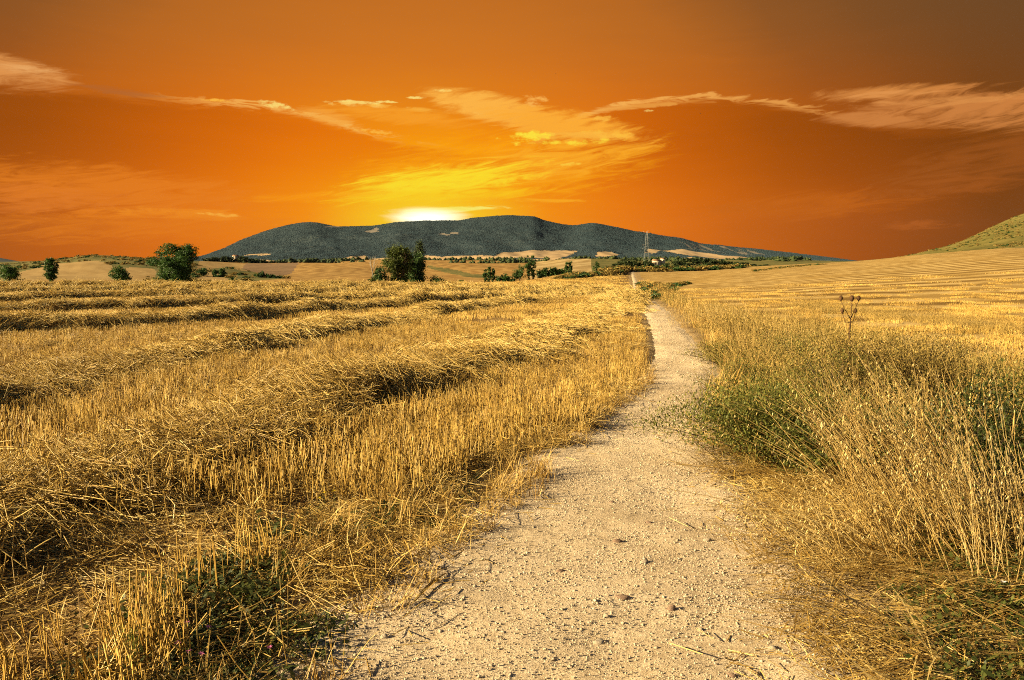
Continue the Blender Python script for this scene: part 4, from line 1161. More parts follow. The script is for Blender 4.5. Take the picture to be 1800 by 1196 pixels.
g1 = sample_strip(2.2, 7, lambda y: path_edges(y)[0] - .15, lambda y: path_edges(y)[1] + .25, 3200)
g2 = sample_strip(7, 20, lambda y: path_edges(y)[0], lambda y: path_edges(y)[1], 500)
g1 = g1[fbm(g1[:, 0] * 1.4, g1[:, 1] * 1.4, 2) > rng.uniform(.0, .75, len(g1))]
gp = np.concatenate([g1, g2])
gs = np.clip(.0015 * rng.pareto(2.2, len(gp)) + .0021, .002, .0095) * np.where(gp[:, 1] > 7, 1.5, 1)
def grit_patch(seed, n=70, size=.26):
    r = np.random.default_rng(seed); b = MB()
    for k in range(n):
        q = 5; rr = .0013 * (1 + r.pareto(2.2)); rr = min(rr, .0046); c = r.uniform(-size / 2, size / 2, 2); an = np.linspace(0, 6.283, q, endpoint=False) + r.random()
        ring_ = [(c[0] + math.cos(a) * rr * r.uniform(.8, 1.3), c[1] + math.sin(a) * rr * r.uniform(.8, 1.2), -.0006) for a in an]
        mid = [(c[0] + math.cos(a) * rr * .6, c[1] + math.sin(a) * rr * .6, rr * r.uniform(.7, 1.1)) for a in an]
        b.add(ring_ + mid + [(c[0], c[1], rr * 1.05)], [(5 + j, 5 + (j + 1) % 5, 10) for j in range(5)], [(j, (j + 1) % 5, 5 + (j + 1) % 5, 5 + j) for j in range(5)], r.random())
    return b.mesh('grit_patch', M['pebble'])


K_GRIT = [grit_patch(240 + k) for k in range(8)]
q1 = sample_strip(2.2, 9, lambda y: path_edges(y)[0] - .1, lambda y: path_edges(y)[1] + .2, 85)
q2 = sample_strip(9, 24, lambda y: path_edges(y)[0], lambda y: path_edges(y)[1], 34)
qq = np.concatenate([q1, q2]); qs = np.concatenate([rng.uniform(.8, 1.2, len(q1)), rng.uniform(.9, 1.25, len(q2))])
scatter('grit', K_GRIT, np.stack([qq[:, 0], qq[:, 1], pz_exact(qq[:, 0], qq[:, 1]) + .0005], -1), np.stack([np.zeros(len(qq)), np.zeros(len(qq)), rng.uniform(0, 6.28, len(qq))], -1), qs, None, None,
        'fine grit covering the sandy path', 'grit')
scatter('gravel', K_PEB, np.stack([gp[:, 0], gp[:, 1], pz_exact(gp[:, 0], gp[:, 1]) + gs * .1], -1), upright(len(gp), .3), np.stack([gs * rng.uniform(.8, 1.3, len(gp)), gs, gs], -1), None, None,
        'small pale gravel strewn over the sandy path', 'gravel')


PT = sample_strip(2.3, 16, lambda y: path_edges(y)[0] + .05, lambda y: path_edges(y)[1] - .02, 1.1)
et = np.minimum(PT[:, 0] - path_edges(PT[:, 1])[0], path_edges(PT[:, 1])[1] - PT[:, 0])
PT = PT[rng.random(len(PT)) < np.exp(-et / .35) + .12]
K_BITS = [chaff_patch(220 + k, 9, .5) for k in range(5)]
scatter('trodden_straw', K_BITS, np.stack([PT[:, 0], PT[:, 1], pz_exact(PT[:, 0], PT[:, 1]) - .004], -1), upright(len(PT), .02), np.stack([rng.uniform(.7, 1.2, len(PT))] * 2 + [np.full(len(PT), .4)], -1), None, None,
        'few broken straws trodden into the sandy path', 'straw')


def stone(px, py, wpx, hpx, lb, dark=False, seed=0):
    r = np.random.default_rng(900 + seed); x, y = G(px, py)
    dist_ = math.hypot(y, CAM_H); w = wpx / FPX * dist_ * .42; h = hpx / FPX * dist_ * .42
    b = MB(); n, mrows = 14, 8; V = []
    for i in range(1, mrows):
        th = math.pi * i / mrows
        for j in range(n):
            ph = 2 * math.pi * j / n
            d = np.array([math.sin(th) * math.cos(ph), math.sin(th) * math.sin(ph), math.cos(th)])
            k = 1 + .42 * (float(fbm(d[0] * 1.3 + seed * 7 + d[2], d[1] * 1.3 + d[2] * .7 + 20, 3)) - .5) * 2
            V.append(d * k * np.array([w, w * r.uniform(.95, 1.0) * .75, h]))
    V += [(0, 0, h * 1.0), (0, 0, -h)]
    F4 = [(i * n + j, (i + 1) * n + j, (i + 1) * n + (j + 1) % n, i * n + (j + 1) % n) for i in range(mrows - 2) for j in range(n)]
    t_, l_ = len(V) - 2, len(V) - 1
    F3 = [(t_, j, (j + 1) % n) for j in range(n)] + [(l_, (mrows - 2) * n + (j + 1) % n, (mrows - 2) * n + j) for j in range(n)]
    b.add(V, F3, F4)
    o = obj('stone', b.mesh('stone', M['stone_dark' if dark else 'stone'], True), None, (x, y, float(pz_exact(np.array([x]), np.array([y]))[0]) + h * .1))
    o.rotation_euler = (0, 0, r.uniform(-.4, .4))
    setp(o, lb, 'stone', 'larger stones on the path')


for k, a in enumerate([
    (1180, 1080, 19, 15, 'rounded dark brown stone in the middle of the path near the camera', True), (1094, 1063, 26, 9, 'flat long grey brown stone just left of the dark round stone', True),
    (1053, 1135, 24, 11, 'smooth oval stone at the bottom centre of the path'), (1133, 999, 18, 9, 'pale stone with dark shadow a little above the flat brown stone'),
    (985, 1018, 17, 9, 'brownish stone on the path below the two stuck together stones', True), (1085, 962, 20, 11, 'pair of dark and white stones, the highest of the larger ones', True),
    (1243, 957, 18, 8, 'whitish flat stone near the grassy edge of the path'), (676, 1130, 14, 12, 'small white round stone below the dry reed leaf'),
    (1356, 1146, 24, 11, 'whitish flat stone beside the laid grass at the bottom'), (1066, 1095, 13, 10, 'small white stone between the flat brown and the oval stone'),
    (561, 1147, 13, 10, 'little grey stone at the very corner where path and weeds meet'), (1286, 1195, 20, 12, 'reddish brown stone cut by the bottom edge of the picture', True),
    (1075, 884, 14, 6, 'flat grey stone alone on the farther sandy stretch', True), (1176, 1092, 11, 7, 'bright white pebble touching the dark round stone'),
    (1140, 927, 16, 7, 'thin grey stone lying near the middle of the path, farther up', True), (1232, 1113, 13, 8, 'pale angular stone right of the dark round stone')]):
    stone(*a, seed=k)

# a dry reed leaf on the sand
lp0, lp1 = G(728, 1076), G(784, 1026)
b = MB(); tq = np.linspace(0, 1, 9)
cc_ = np.stack([lp0[0] + (lp1[0] - lp0[0]) * tq, lp0[1] + (lp1[1] - lp0[1]) * tq, .004 + .012 * np.sin(tq * 3.1) + (float(pz_exact(np.array([lp1[0]]), np.array([lp1[1]]))[0]) - float(pz_exact(np.array([lp0[0]]), np.array([lp0[1]]))[0])) * tq], -1) - np.array([lp0[0], lp0[1], 0])
sd = np.array([lp1[1] - lp0[1], -(lp1[0] - lp0[0]), 0]); sd /= np.linalg.norm(sd)
wd = .011 * np.sin(np.clip(tq * .9 + .08, 0, 1) * math.pi)[:, None]
b.add(np.concatenate([cc_ - sd * wd + [0, 0, .006], cc_, cc_ + sd * wd + [0, 0, .006]]), None, [(k, k + 1, k + 10, k + 9) for k in range(8)] + [(k + 9, k + 10, k + 19, k + 18) for k in range(8)], .12)
zl = float(pz_exact(np.array([lp0[0]]), np.array([lp0[1]]))[0])
setp(obj('dry_leaf', b.mesh('dry_leaf', M['dry_grass']), None, (lp0[0], lp0[1], zl)), 'curled brown reed leaf lying on the sand at the path edge', 'leaf')

# ------------------------------------------------------------------ shrubs, tall grass and flowers by the path
def shrub(px, py, wm, hm, lb, n=9000, seed=0, mat='weed', size=.022, flowers=0):
    r = np.random.default_rng(1200 + seed); x, y = G(px, py)
    root = empty('shrub', (x, y, float(H(x, y))), lb, 'shrub', 'shrubs beside the path')
    st = MB(); tips = []
    for k in range(34):
        d = rdir(r, r.uniform(.05, 1.02)); d *= np.array([wm * .50, wm * .48, hm * 1.05])
        t = np.linspace(0, 1, 5)[:, None]
        p = d * t + np.array([d[0] * .25, d[1] * .25, -hm * .18]) * t ** 2 + r.normal(0, .012, (5, 3)) * t
        st.tube(p, np.linspace(.006, .0018, 5), 4, .2 + .3 * r.random(), False)
        tips.append(p)
    setp(obj('stems', st.mesh('stems', M['bark']), root), kind='stuff')
    fo = MB()
    for k in range(150):
        p = tips[r.integers(len(tips))]; t = r.uniform(.35, 1.1)
        c = p[0] + (p[-1] - p[0]) * t + r.normal(0, .016, 3) * np.array([wm, wm, hm]); cv = np.clip(r.normal(.42, .2), 0, 1)
        c[2] = max(c[2], .04)
        m_ = n // 150
        off_ = r.normal(0, .07, (m_, 3)) * np.array([wm, wm, hm * .9])
        q = c + off_; q[:, 2] = np.abs(q[:, 2]) + .01
        fo.leaves(q, rdirs(r, r.uniform(.1, 1.7, m_)), size * r.uniform(.7, 1.8, m_), size * r.uniform(.4, .75, m_), np.clip(cv + r.normal(0, .18, m_), 0, 1))
    setp(obj('foliage', fo.mesh('foliage', M[mat]), root), kind='stuff')
    for k in range(flowers):
        p = tips[r.integers(len(tips))][-1] * r.uniform(.8, 1.08); p = p + r.normal(0, .03, 3); p[2] = abs(p[2])
        fb = MB()
        for j in range(6):
            a = j * math.pi / 3; fb.leaf((0, 0, 0), (math.cos(a), math.sin(a), .5), .014, .009, r.random(), .1, .1)
        obj('flower', fb.mesh('flower', M['yellow']), root, tuple(p))
    return root


M['yellow'] = plant_mat('yellow_petals', [(0, (0.55, 0.36, 0.01)), (1, (0.8, 0.6, 0.03))], .2, .5, .2)
M['pink'] = plant_mat('pink_petals', [(0, (0.38, 0.08, 0.22)), (1, (0.62, 0.2, 0.42))], .2, .5, .2)
M['white'] = plant_mat('white_petals', [(0, (0.7, 0.66, 0.6)), (1, (0.85, 0.82, 0.78))], .2, .5, .2)
M['sprig'] = plant_mat('feathery_green', [(0, (0.10, 0.14, 0.02)), (1, (0.28, 0.30, 0.05))], .3, .5, .2)
shrub(1350, 818, 1.75, .64, 'bushy olive shrub overhanging the bend of the path', 26000, 1, 'bush', .020, 14)
shrub(1450, 745, 1.3, .78, 'brownish shrub behind the overhanging one, half under dry stalks', 9000, 2, 'weed', .020, 3)
shrub(1300, 700, 1.1, .48, 'lower olive shrub farther up the path edge', 7000, 3, 'bush', .016, 3)
shrub(1720, 880, 1.2, .85, 'dark green shrub behind the tall dry grass clump', 10000, 4, 'herb', .024, 7)
shrub(1560, 720, 1.3, .75, 'wide brown weed shrub below the teasel', 9000, 5, 'scrub', .021, 4)
shrub(1262, 640, 1.1, .42, 'small green shrub where the path bends behind the grass', 5000, 6, 'weed', .024, 0)
shrub(1850, 790, 1.2, .75, 'green shrub cut by the edge of the picture', 8000, 7, 'weed', .024, 5)
shrub(1285, 598, 1.2, .50, 'far olive shrub on the inside of the path bend', 4000, 8, 'scrub', .03, 0)


shrub(1482, 722, 1.7, .86, 'brown dry weed bush hiding the foot of the teasel', 14000, 9, 'scrub', .02, 3)
shrub(1395, 668, 1.7, .68, 'olive brown bush between the path shrub and the teasel', 11000, 10, 'weed', .021, 3)
shrub(1620, 690, 1.8, .80, 'broad brown bush right of the teasel, behind the dry grass', 12000, 11, 'scrub', .021, 3)
shrub(1330, 622, 1.6, .60, 'far brown bush on the verge before the banded field', 7000, 12, 'scrub', .026, 0)


def tall_grass(px, py, n, rx_, ry_, L, leanx, lb, seed):
    r = np.random.default_rng(1500 + seed); x, y = G(px, py)
    root = empty('tall_grass_clump', (x, y, float(H(x, y))), lb, 'grass clump', 'clumps of tall dry grass')
    st, hd, bl = MB(), MB(), MB()
    for k in range(n):
        a = r.uniform(0, 6.283); q = math.sqrt(r.random())
        p0 = np.array([math.cos(a) * rx_ * q, math.sin(a) * ry_ * q, -.03])
        ln = r.uniform(*L) * (1 - .25 * q)
        ld = np.array([leanx * r.uniform(-.1, 2.3) + r.normal(0, .10), r.normal(.02, .14), 1.0]); ld /= np.linalg.norm(ld)
        bend = np.array([leanx * r.uniform(-.2, 1.6) + r.normal(0, .12), r.normal(0, .12), -.12]) * r.uniform(.2, 1.1)
        t = np.linspace(0, 1, 7)[:, None]
        p = p0 + ld * ln * t + bend * ln * t ** 2.2
        st.tube(p, np.linspace(.0026, .0012, 7) * r.uniform(.8, 1.3), 3, np.clip(r.normal(.55, .22), 0, 1), False)
        if r.random() < .8:       # an open drooping seed head
            j = int(r.integers(8, 20)); i_ = r.uniform(.66, 1.0, j) * 6; i0 = np.minimum(i_.astype(int), 5)
            cq = p[i0] + (p[i0 + 1] - p[i0]) * (i_ - i0)[:, None]; d = rdirs(r, r.uniform(.6, 2.4, j))
            hd.leaves(cq + d * r.uniform(0, .03, (j, 1)), d + np.array([0, 0, -.4]), r.uniform(.012, .03, j), r.uniform(.003, .006, j), np.clip(r.normal(.6, .25, j), 0, 1), .3)
        for j in range(r.integers(0, 3)):
            i0 = r.integers(1, 5); d = rdir(r, r.uniform(.3, 1.2)) + np.array([leanx, 0, 0])
            bl.leaf(p[i0], d, r.uniform(.10, .26), .006, np.clip(r.normal(.4, .25), 0, 1), .1, .35)
    for nm_, q_, mt_ in (('stalks', st, 'oat'), ('seed_heads', hd, 'oat'), ('blades', bl, 'dry_grass')):
        setp(obj(nm_, q_.mesh(nm_, M[mt_]), root), kind='stuff')


tall_grass(1660, 955, 270, .50, .40, (.6, 1.5), -.32, 'big pale clump of tall dry grass leaning over the verge', 1)
tall_grass(1600, 840, 200, .6, .5, (.5, 1.2), -.32, 'dry grass clump directly behind the big leaning clump', 2)
tall_grass(1790, 1000, 120, .45, .35, (.5, 1.0), -.12, 'sparse tall dry grass above the dark weeds at the picture edge', 3)
tall_grass(1255, 572, 260, 1.2, .9, (.5, .95), -.1, 'pale dry grass clump beside the far bend of the path', 4)
tall_grass(1500, 960, 130, .45, .4, (.3, .62), -.65, 'low dry grass clump bending towards the path', 5)
tall_grass(1690, 660, 180, 1.3, .8, (.4, .85), -.1, 'loose tall dry grass at the top of the verge', 6)


tall_grass(1470, 660, 190, .8, .5, (.5, .98), -.2, 'pale dry grass clump just below the teasel heads', 7)
tall_grass(1395, 640, 150, .8, .5, (.45, .8), -.2, 'low golden grass clump between path and teasel', 8)
tall_grass(1600, 668, 170, .9, .5, (.5, .95), -.2, 'golden grass clump on the verge top right of the teasel', 9)


def teasel(px, Y, top):
    base = np.array([(px - CX) / FPX * Y, Y]); z0 = float(H(base[0], base[1])); ht = P(px, top, Y)[2] - z0
    root = empty('teasel', (base[0], base[1], z0), 'dried brown teasel with spiny egg shaped heads above the weeds', 'teasel')
    b = MB(); k = FPX / Y
    b.tube([(0, 0, 0), (.01, 0, ht * .4), (-.005, 0, ht * .66), (0.004, 0, ht - 42 / k), (.01, 0, ht - 10 / k)], [.013, .012, .010, .005, .004], 6, .2)
    heads = [(2, 12, 1.0), (-17, 12, .85), (14, 12, .85), (-14, 34, .8), (9, 34, .75)]
    for (dx, dyp, s_) in heads[1:]:
        b.tube([(0, 0, ht - 50 / k if dyp > 20 else ht - 44 / k), (dx * .55 / k, .01, ht - (dyp + 16) / k), (dx / k, .015, ht - (dyp) / k)], [.005, .004, .003], 5, .2)
    obj('stem', b.mesh('stem', M['teasel']), root)
    for zc, dr, ln_, w_ in ((50, (-1, 0, .65), .10, .02), (50, (.8, .3, .5), .05, .014), (66, (.5, -.3, -.3), .07, .02)):
        lf = MB(); lf.leaf((0, 0, ht - zc / k), dr, ln_, w_, .1); obj('bract', lf.mesh('bract', M['teasel']), root)
    r = np.random.default_rng(5)
    for (dx, dyp, s_) in heads:
        h_ = MB(); rad, hh_ = .025 * s_, .033 * s_
        n, m_ = 10, 7; V = []
        for i in range(m_ + 1):
            th = math.pi * i / m_
            V += [(rad * math.sin(th) * math.cos(2 * math.pi * j / n), rad * math.sin(th) * math.sin(2 * math.pi * j / n), -hh_ * math.cos(th)) for j in range(n)]
        h_.add(V, None, [(i * n + j, i * n + (j + 1) % n, (i + 1) * n + (j + 1) % n, (i + 1) * n + j) for i in range(m_) for j in range(n)], .3)
        for q in range(190):
            d = rdir(r, math.acos(r.uniform(-1, 1))); c = d * np.array([rad, rad, hh_]); h_.leaf(c, d + np.array([0, 0, .5]), .011, .003, r.random(), 0, 0)
        obj('seed_head', h_.mesh('seed_head', M['teasel']), root, (dx / k, .015, ht - (dyp - 4) / k))


M['teasel'] = plant_mat('teasel_brown', [(0, (0.055, 0.030, 0.018)), (1, (0.19, 0.10, 0.045))], 0, .8, .1)
teasel(1496, 9.0, 517)


def flower(px, py, mat, lb, group, h=.10, s_=.016, seed=0):
    r = np.random.default_rng(1800 + seed); x, y = G(px, py, h * .8)
    root = empty('wild_flower', (x, y, float(H(x, y))), lb, 'flower', group)
    b = MB(); b.tube([(0, 0, 0), (.008, .004, h * .6), (.004, 0, h)], [.0016, .0013, .001], 4, .5); obj('stem', b.mesh('stem', M['herb']), root)
    p = MB()
    for j in range(9):
        a = j * 2 * math.pi / 9; p.leaf((.004, 0, h), (math.cos(a), math.sin(a), r.uniform(.1, .9)), s_ * r.uniform(.8, 1.2), s_ * .5, r.random(), .1, .1)
    obj('petals', p.mesh('petals', M[mat]), root)


for k, (a, b_, l_) in enumerate([(327, 1110, 'topmost pink flower of the little patch in the weeds'), (312, 1145, 'leftmost pink flower of the little patch in the weeds'), (330, 1158, 'pink flower in the middle of the patch, near the bottom edge'),
                                 (352, 1163, 'lowest pink flower of the little patch in the weeds'), (472, 1152, 'lone pink flower right of the patch, towards the path'), (365, 1118, 'pink flower at the upper right of the little patch')]):
    flower(a, b_, 'pink', l_, 'pink flowers in the weeds', .12, .015, k)
for k, (a, b_, l_) in enumerate([(568, 874, 'middle yellow flower of three at the stubble foot'), (586, 870, 'rightmost yellow flower of three at the stubble foot'), (560, 884, 'lowest yellow flower of three at the stubble foot')]):
    flower(a, b_, 'yellow', l_, 'yellow flowers by the stubble', .14, .018, 20 + k)
for k, (a, b_, l_) in enumerate([(711, 882, 'white flower nearest the sandy path, at the stubble corner'), (582, 949, 'leftmost white flower of three close together in the weeds'), (596, 957, 'lowest white flower of three close together in the weeds'),
                                 (345, 1012, 'lone white flower among the stubble stalks'), (618, 943, 'rightmost white flower of three close together in the weeds')]):
    flower(a, b_, 'white', l_, 'white flowers in the weeds', .05, .014, 40 + k)
for k, (a, b_) in enumerate([(1762, 1024), (1671, 839)]):
    flower(a, b_, 'white', ['white bindweed flower low in the dark weeds under the tall grass', 'white flower hanging in the middle of the big dry grass clump'][k], None, .08 if k == 0 else .5, .02, 60 + k)


def sprig(px, py, h, lb, seed):
    r = np.random.default_rng(1900 + seed); x, y = G(px, py)
    root = empty('green_sprig', (x, y, float(H(x, y))), lb, 'plant')
    st, lv = MB(), MB()
    for k in range(4):
        d = rdir(r, r.uniform(.05, .3)); p = stalk(st, (0, 0, 0), d, h * r.uniform(.7, 1), .0022, (0, 0, 0), .6, 4, .5)
        for j in range(70):
            c = p[0] + (p[-1] - p[0]) * r.uniform(.1, 1); lv.leaf(c, rdir(r, r.uniform(.5, 1.5)), r.uniform(.02, .045), .0022, r.random(), .1, .1)
    obj('stem', st.mesh('stem', M['sprig']), root); setp(obj('leaves', lv.mesh('leaves', M['sprig']), root), kind='stuff')


sprig(238, 1190, .20, 'bright feathery green sprig at the bottom among stubble', 1)
sprig(500, 1010, .12, 'small feathery green sprig among the dark weeds', 2)
# ------------------------------------------------------------------ trees
def crown_mesh(name, lobes, n, size, mat, r, clump=.17, per=26, shell=.62):
    """leaf faces gathered in clumps through the volume of the crown, gaps left between"""
    vol = np.array([l[3] * l[4] * l[5] for l in lobes]) ** .8
    nc_ = max(12, n // per); li = r.choice(len(lobes), nc_, p=vol / vol.sum())
    L_ = np.array(lobes)[li]
    d = r.normal(0, 1, (nc_, 3)); d /= np.linalg.norm(d, axis=1)[:, None]
    rad = shell + (1 - shell) * r.random(nc_) ** .7
    rad = np.where(r.random(nc_) < .22, r.random(nc_) * shell, rad)
    c = L_[:, :3] + d * rad[:, None] * L_[:, 3:6]
    cv = np.clip(r.normal(.45, .22, nc_), 0, 1)
    sz = r.uniform(.6, 1.3, nc_)
    k = np.repeat(np.arange(nc_), per); m = len(k)
    sg = clump * L_[k, 3:6].min(axis=1)[:, None] * sz[k][:, None]
    p = c[k] + r.normal(0, 1, (m, 3)) * sg * np.array([1.1, 1.1, .85])
    nrm2 = r.normal(0, 1, (m, 3)) + d[k] * .7 + np.array([0, 0, .3]); nrm2 /= np.linalg.norm(nrm2, axis=1)[:, None]
    a = np.cross(nrm2, r.normal(0, 1, (m, 3))); a /= np.linalg.norm(a, axis=1)[:, None]
    b2 = np.cross(nrm2, a)
    s1 = size * r.uniform(.6, 1.3, m)[:, None]; s2 = s1 * r.uniform(.5, .9, m)[:, None]
    V = np.stack([p - a * s1, p - b2 * s2, p + a * s1, p + b2 * s2], 1).reshape(-1, 3)
    q = np.arange(m * 4).reshape(-1, 4)
    at = np.repeat(np.clip(cv[k] * .65 + r.random(m) * .35, 0, 1), 4)
    return mesh_np(name, V, q, mat, {'v': at})


TREE_N = [0]


def tree(px, Y, top, wpx, kind, lb, group=None, mat=None, n=None, name='tree', leaf=None, cat='tree', sink=0.0):
    TREE_N[0] += 1; r = np.random.default_rng(2000 + TREE_N[0])
    x = (px - CX) / (FPX * 1.00415) * Y; z0 = float(H(x, Y)) - sink
    ht = max(P(px, top, Y)[2] - z0, .5); w = wpx / FPX * Y * .5 * 1.12
    root = empty(name, (x, Y, z0), lb, cat, group)
    tr = MB(); lobes = []
    if kind == 'column':
        tr.tube([(0, 0, 0), (r.normal(0, .05), 0, ht * .4), (r.normal(0, .1), 0, ht * .93)], [w * .16 + .06, w * .1 + .04, .03], 6)
        for k in range(9):
            t = .10 + .82 * k / 8; ww = w * (math.sin(min(t * 1.25 + .22, 1) * math.pi * .5) if t < .62 else 1.0 - (t - .62) * 1.55)
            lobes.append((r.normal(0, w * .16), r.normal(0, w * .16), ht * t, ww * r.uniform(.7, .95), ww * .9, ht * .09))
        for k in range(8):
            zz = ht * r.uniform(.15, .8); a = r.uniform(0, 6.28); tr.tube([(0, 0, zz), (math.cos(a) * w * .5, math.sin(a) * w * .5, zz + ht * .12)], [.04, .015], 4)
        n = n or 2600; m_ = mat or 'poplar'; cl = .34
    elif kind == 'broad':
        for k in range(5):
            a = r.uniform(0, 6.28); e = np.array([math.cos(a) * w * .55, math.sin(a) * w * .5, ht * r.uniform(.6, .85)])
            tr.tube([(math.cos(a) * .3, math.sin(a) * .3, 0), e * np.array([.35, .35, .4]), e], [ht * .028, ht * .018, ht * .006], 6)
            for j in range(3):
                f = e * r.uniform(.6, .9); a2 = r.uniform(0, 6.28)
                tr.tube([f, f + np.array([math.cos(a2) * w * .3, math.sin(a2) * w * .3, ht * .12])], [ht * .008, ht * .003], 4)
        for k in range(26):
            d_ = r.normal(0, 1, 3); d_ /= np.linalg.norm(d_); q = r.uniform(.5, 1.12)
            sk_ = 1.0 if d_[2] > -.2 else .8
            lobes.append((d_[0] * w * .70 * q * sk_, d_[1] * w * .70 * q * sk_, ht * (.50 + d_[2] * .37 * q), w * r.uniform(.17, .34), w * r.uniform(.17, .34), ht * r.uniform(.07, .15)))
        lobes.append((0, 0, ht * .48, w * .42, w * .42, ht * .30))
        for k in range(5):
            lobes.append((r.uniform(-.55, .55) * w, r.uniform(-.4, .4) * w, ht * r.uniform(.08, .22), w * .26, w * .26, ht * .11))
        lobes.append((-w * .25, 0, ht * .84, w * .3, w * .3, ht * .13)); lobes.append((w * .3, 0, ht * .80, w * .3, w * .3, ht * .14)); lobes.append((-w * .72, 0, ht * .55, w * .28, w * .28, ht * .12))
        n = n or 13000; m_ = mat or 'leaf'; cl = .30
    elif kind == 'pine':
        tr.tube([(0, 0, 0), (r.normal(0, .1), 0, ht * .5), (r.normal(0, .15), 0, ht * .92)], [ht * .03, ht * .02, ht * .008], 6)
        for k in range(6):
            a = r.uniform(0, 6.28); t = r.uniform(.35, .85); tr.tube([(0, 0, ht * t * .8), (math.cos(a) * w * .6, math.sin(a) * w * .6, ht * t)], [ht * .008, ht * .003], 4)
            lobes.append((math.cos(a) * w * .45, math.sin(a) * w * .45, ht * t, w * .5, w * .5, ht * .15))
        lobes.append((0, 0, ht * .85, w * .5, w * .5, ht * .15))
        n = n or 1800; m_ = mat or 'pine'; cl = .3
    elif kind == 'bush':
        for k in range(6):
            a = r.uniform(0, 6.28); tr.tube([(0, 0, 0), (math.cos(a) * w * .5, math.sin(a) * w * .4, ht * .6)], [ht * .03, ht * .01], 4)
            lobes.append((math.cos(a) * w * .55 * r.random() ** .5, math.sin(a) * w * .45, ht * r.uniform(.25, .6), w * r.uniform(.35, .5), w * .45, ht * .3))
        lobes.append((0, 0, ht * .55, w * .5, w * .5, ht * .42))
        n = n or 1600; m_ = mat or 'leaf'; cl = .3
    else:
        tr.tube([(0, 0, 0), (r.normal(0, .1), 0, ht * .4), (r.normal(0, .15), 0, ht * .8)], [ht * .035, ht * .025, ht * .008], 6)
        for k in range(8):
            a = r.uniform(0, 6.28); t = r.uniform(.22, .72); tr.tube([(0, 0, ht * t * .6), (math.cos(a) * w * .6, math.sin(a) * w * .6, ht * t)], [ht * .012, ht * .004], 4)
            lobes.append((math.cos(a) * w * .5, math.sin(a) * w * .5, ht * t, w * .45, w * .45, ht * .2))
        lobes.append((0, 0, ht * .74, w * .55, w * .55, ht * .25)); lobes.append((0, 0, ht * .4, w * .6, w * .6, ht * .3))
        n = n or 3200; m_ = mat or 'leaf'; cl = .28
    obj('trunk', tr.mesh('trunk', M['bark']), root)
    obj('crown', crown_mesh('crown', lobes, n, leaf or max(.00085 * Y, .05), M[m_], r, cl), root)
    return root


tree(15, 232, 465, 32, 'round', 'small round tree cut off at the edge of the picture', 'trees beyond the cut field')
tree(88, 232, 454, 25, 'column', 'stout upright tree between two small round trees', 'trees beyond the cut field', 'leaf', 4200)
tree(210, 232, 467, 32, 'round', 'small round bush-like tree left of the biggest tree', 'trees beyond the cut field', 'leaf')
tree(311, 226, 427, 90, 'broad', 'biggest broad leafy tree behind the cut field', 'trees beyond the cut field', 'leaf', 26000)
tree(281, 224, 487, 32, 'bush', 'low bush at the foot of the biggest tree', 'bushes beyond the cut field', name='bush', cat='bush')
tree(703, 214, 428, 56, 'broad', 'large yellowing tree in the middle of the group', 'trees beyond the cut field', 'leaf_yellow', 17000)
tree(727, 222, 440, 48, 'broad', 'dark leafy tree leaning against the yellowing tree', 'trees beyond the cut field', 'poplar', 13000)
tree(738, 228, 422, 21, 'column', 'dark poplar standing up behind the yellowing tree', 'trees beyond the cut field', 'pine', 3600)
tree(669, 212, 463, 25, 'round', 'small dark tree with gaps left of the yellowing tree', 'trees beyond the cut field', 'poplar', 2200)
tree(653, 208, 487, 17, 'bush', 'leafy bush at the left foot of the tree group', 'bushes beyond the cut field', 'leaf_yellow', name='bush', cat='bush')
tree(674, 205, 496, 15, 'bush', 'tiny bush under the small dark tree', 'bushes beyond the cut field', name='bush', cat='bush')
tree(768, 214, 485, 36, 'bush', 'wide dark bush right of the tree group', 'bushes beyond the cut field', 'poplar', 2600, name='bush', cat='bush')
tree(810, 212, 491, 14, 'bush', 'little bush alone between the tree group and the poplars', 'bushes beyond the cut field', 'poplar', name='bush', cat='bush')
tree(831, 212, 496, 18, 'bush', 'flat olive bush left of the three poplars', 'bushes beyond the cut field', 'scrub', name='bush', cat='bush')
for px_, w_, tp_, lb_ in ((553, 16, 496, 'small bush on the field edge below the lined valley field'), (590, 15, 495, 'round small bush right of a similar one on the field edge'), (466, 14, 499, 'tiny dark bush on the field edge under the scrub hill'),
                          (615, 20, 502, 'flat bush low on the field edge before the tree group'), (524, 16, 502, 'flat dark bush at the start of the hedge line'), (572, 22, 501, 'flat hedge-like bush between two round ones'),
                          (400, 16, 494, 'flat dark bush along the lower hill field'), (375, 20, 496, 'long flat bush right of the biggest tree'), (428, 12, 493, 'tiny flat bush below the scrub slope')):
    tree(px_, 206 if px_ > 440 else 235, tp_, w_, 'bush', lb_, 'bushes beyond the cut field', 'scrub' if w_ > 16 else 'leaf', 900, name='bush', cat='bush')
for px_, w_, tp_, lb_ in ((458, 26, 477, 'dark tall bush on the scrub slope below the ploughed field'), (474, 22, 482, 'dark bush sloping down beside the tall bush'), (486, 26, 487, 'low bush at the end of the scrub slope'),
                          (390, 16, 471, 'dark bush high on the scrub slope'), (377, 10, 474, 'small bush beside the biggest tree on the slope'), (357, 22, 471, 'dark bushes line right of the biggest tree crown')):
    tree(px_, 420, tp_, w_, 'bush', lb_, 'bushes on the scrub hill', 'poplar', 1200, name='bush', cat='bush')
RW = 'trees of the poplar row'
